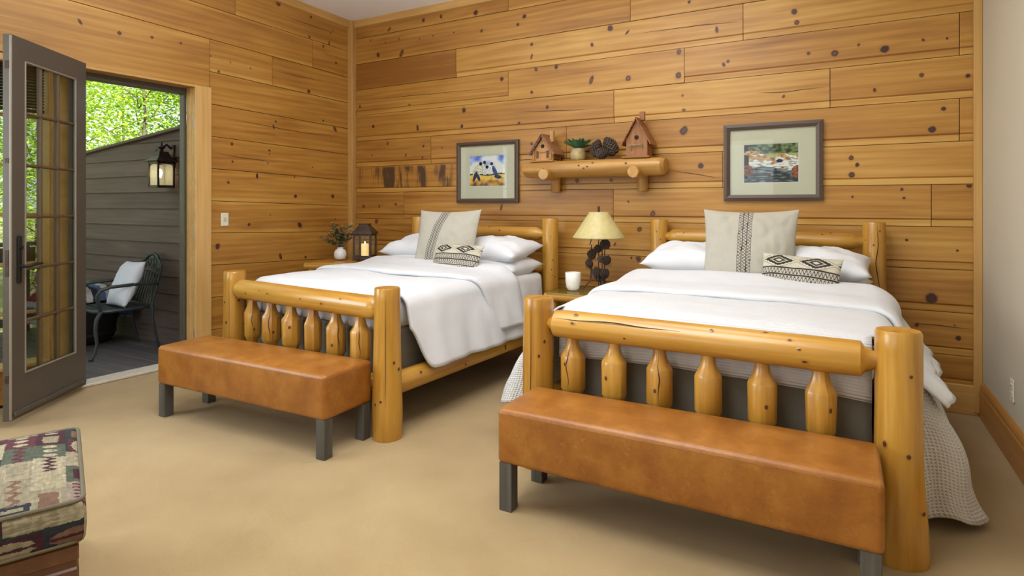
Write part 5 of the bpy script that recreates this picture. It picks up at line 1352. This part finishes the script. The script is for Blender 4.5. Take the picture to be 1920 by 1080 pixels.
for (a, b) in [(-1+.1*i, -1) for i in range(20)]+[(1, -1+.1*i) for i in range(20)]+[(1-.1*i, 1) for i in range(20)]+[(-1, 1-.1*i) for i in range(20)]:
    pts.append((a*.22*(1-.05*(1-b*b)*a*a), b*.23*(1-.05*(1-a*a)*b*b), 0))
mb.tube(pts, .0055, 6, closed=True); mb.build('piping', M['black'], o)
dm = thing('drum_table', 'dark round barrel table on the porch behind the metal chair', 'table', (-2.15, -1.66, DZ))
mb = MB(); mb.lathe([(0, .24), (.05, .29), (.25, .32), (.46, .29), (.50, .25), (.515, .24), (.52, .1), (.52, .001)], (0, 0, 0), 28, cap=False); mb.build('body', M['drum'], dm)
mb = MB()
for z, r in ((.09, .302), (.40, .306)): mb.lathe([(z, r-.004), (z, r+.006), (z+.03, r+.006), (z+.03, r-.004)], (0, 0, 0), 28, cap=False)
mb.build('hoop', M['metal_bronze'], dm)
strp = [(.55, .52, .48), (.03, .035, .05), (.10, .14, .24), (.55, .52, .48), (.26, .03, .04), (.03, .035, .05), (.30, .30, .30), (.16, .20, .30)]
def bcol(u, v):
    i = int(v*19+.5*(abs((u*7) % 1-.5)))
    return strp[i % 8]
mb = MB()
def bpt(u, v):
    x = (u-.5)*.70; s_ = (v-.5)*1.1
    r = .29; n = noise.noise(Vector((u*4, v*4, 1)))*.05+noise.noise(Vector((u*9, v*7, 2)))*.02
    if abs(s_) < r: y = s_; z = .30+abs(n)*.9+.10*(1-(s_/r)**2)*(1-abs(u-.5))
    else: y = math.copysign(r+.04+n*.8, s_); z = .30-(abs(s_)-r)+n*.3
    if abs(x) > .27: z -= (abs(x)-.27)*1.2*(1 if abs(s_) < r else .3)
    return Vector((x, y, z+.075))
mb.grid(70, 100, bpt, colfn=bcol)
o = mb.build('blanket', M['woven'], angle=None); o.location = (-2.12, -1.68, DZ+.12); mod(o, 'SOLIDIFY', thickness=.012, offset=1)
tag(o, 'striped woven blanket in red, blue and cream heaped on the barrel table outside', 'blanket')
# porch railing
ra = thing('porch_railing', 'weathered grey porch railing beyond the tall window', 'railing', (-3.3, -4.6, DZ))
mb = MB(); mb.box((0, 0, .98), (.14, 6.0, .04), bev=.005, gcaxis=1); mb.box((0, 0, .86), (.04, 6.0, .16), bev=.004, gcaxis=1); mb.box((0, 0, .12), (.04, 6.0, .09), bev=.004, gcaxis=1); mb.build('rail', M['grey_wood'], ra, smooth=False)
for i in range(4):
    mb = MB(); mb.box((0, -2.9+i*1.93, .5), (.09, .09, 1.0), gcaxis=2); mb.build('post', M['grey_wood'], ra, smooth=False)
b0 = None
for i in range(40):
    if b0 is None:
        mb = MB(); mb.box((0, 0, .47), (.035, .035, .64), gcaxis=2); b0 = mb.build('baluster', M['grey_wood'], ra, smooth=False); b0.location = (0, -2.75, 0)
    else:
        c_ = b0.copy(); COL.objects.link(c_); c_.parent = ra; c_.location = (0, -2.75+i*.142, 0)

# ground and trees
mb = MB()
mb.grid(24, 24, lambda u, v: (-42+39.5*u, -26+50*v, -1.2+.8*noise.noise(Vector((u*5, v*5, 0)))+2.2*(1-u)**1.5)); structure(mb.build('ground', M['grass'], angle=None))
def tree(label, x, y, z0, h, cr, n, leaf, seed, size=.12, low=.12):
    t = thing('leafy_tree', label, 'tree', (x, y, z0), 0, 'trees beyond the porch')
    rnd = random.Random(seed)
    mb = MB(); mb.tube([(0, 0, -.3), (.1*rnd.uniform(-1, 1), .1, h*.3), (.25*rnd.uniform(-1, 1), .1, h*.6), (.3*rnd.uniform(-1, 1), 0, h*.95)], [.045, .034, .022, .008], 9); mb.build('trunk', M['bark'], t)
    limbs = []; mb = MB()
    for i in range(16):
        a = rnd.uniform(0, 2*pi); zz = h*rnd.uniform(low, .85); ln = cr*rnd.uniform(.5, 1.0)*(1.1-abs(zz/h-.45)); e = Vector((cos(a)*ln, sin(a)*ln, zz+ln*rnd.uniform(-.05, .45)))
        s_ = Vector((.05, .05, zz*.85)); m_ = s_.lerp(e, .5)+Vector((0, 0, .12)); mb.tube([s_, m_, e], [.011, .007, .002], 5); limbs.append((s_, m_, e))
    mb.build('branches', M['bark'], t)
    mb = MB()
    for i in range(int(n*2.6)):
        s_, m_, e = rnd.choice(limbs); q = rnd.uniform(.25, 1.05); p = s_.lerp(e, q) if rnd.random() < .5 else m_.lerp(e, rnd.random())
        p = p+Vector((rnd.gauss(0, 1), rnd.gauss(0, 1), rnd.gauss(0, .55)))*cr*.20
        L_ = size*.62*rnd.uniform(.6, 1.3); d = Vector((rnd.gauss(0, 1), rnd.gauss(0, 1), rnd.gauss(-.15, .35))).normalized(); nrm = Vector((rnd.gauss(0, .5), rnd.gauss(0, .5), 1)).normalized(); sd = d.cross(nrm).normalized()*L_*.30; up = nrm*L_*.08
        a0, a1, a2, a3 = mb.vert(p), mb.vert(p+d*L_*.5+sd+up), mb.vert(p+d*L_), mb.vert(p+d*L_*.5-sd+up)
        mb.face([a0, a1, a2]); mb.face([a0, a2, a3])
    mb.build('foliage', leaf, t, smooth=False)
A_, B_ = M['leaf_a'], M['leaf_b']
tree('bright yellow green tree directly above the porch wall, nearest the door frame', -6.2, 1.0, -.8, 6.2, 2.3, 5200, A_, 1, .13)
tree('bright yellow green tree behind the left end of the porch wall', -7.8, .1, -.8, 6.8, 2.5, 5600, A_, 2, .13)
tree('deep green tree at the top right corner of the doorway view', -6.0, 2.7, -.8, 7.0, 2.0, 3600, B_, 3, .14, .3)
tree('tall pale green tree far behind the porch wall', -10.5, 3.0, -.6, 8.5, 3.2, 5200, A_, 4, .16)
tree('green tree seen through the upper panes of the open door', -6.8, -2.0, -.9, 6.0, 2.3, 4200, B_, 5, .12)
tree('low leafy tree beyond the railing left of the door leaf', -6.4, -4.0, -.9, 5.0, 2.0, 3600, A_, 6, .11)
tree('dark green tree standing deep in the woods behind the railing', -10.5, -1.5, -.6, 8.0, 3.2, 4600, B_, 7, .16)
tree('pale green tree deep in the woods behind the door handle', -9.5, -5.5, -.7, 7.0, 3.0, 4200, A_, 8, .15)
tree('distant green tree filling the gap behind the others', -15.0, 2.0, .0, 10.0, 4.6, 5200, A_, 9, .22)
tree('distant deep green tree behind the railing at the far left', -15.5, -4.0, .0, 9.5, 4.6, 4800, B_, 10, .22)
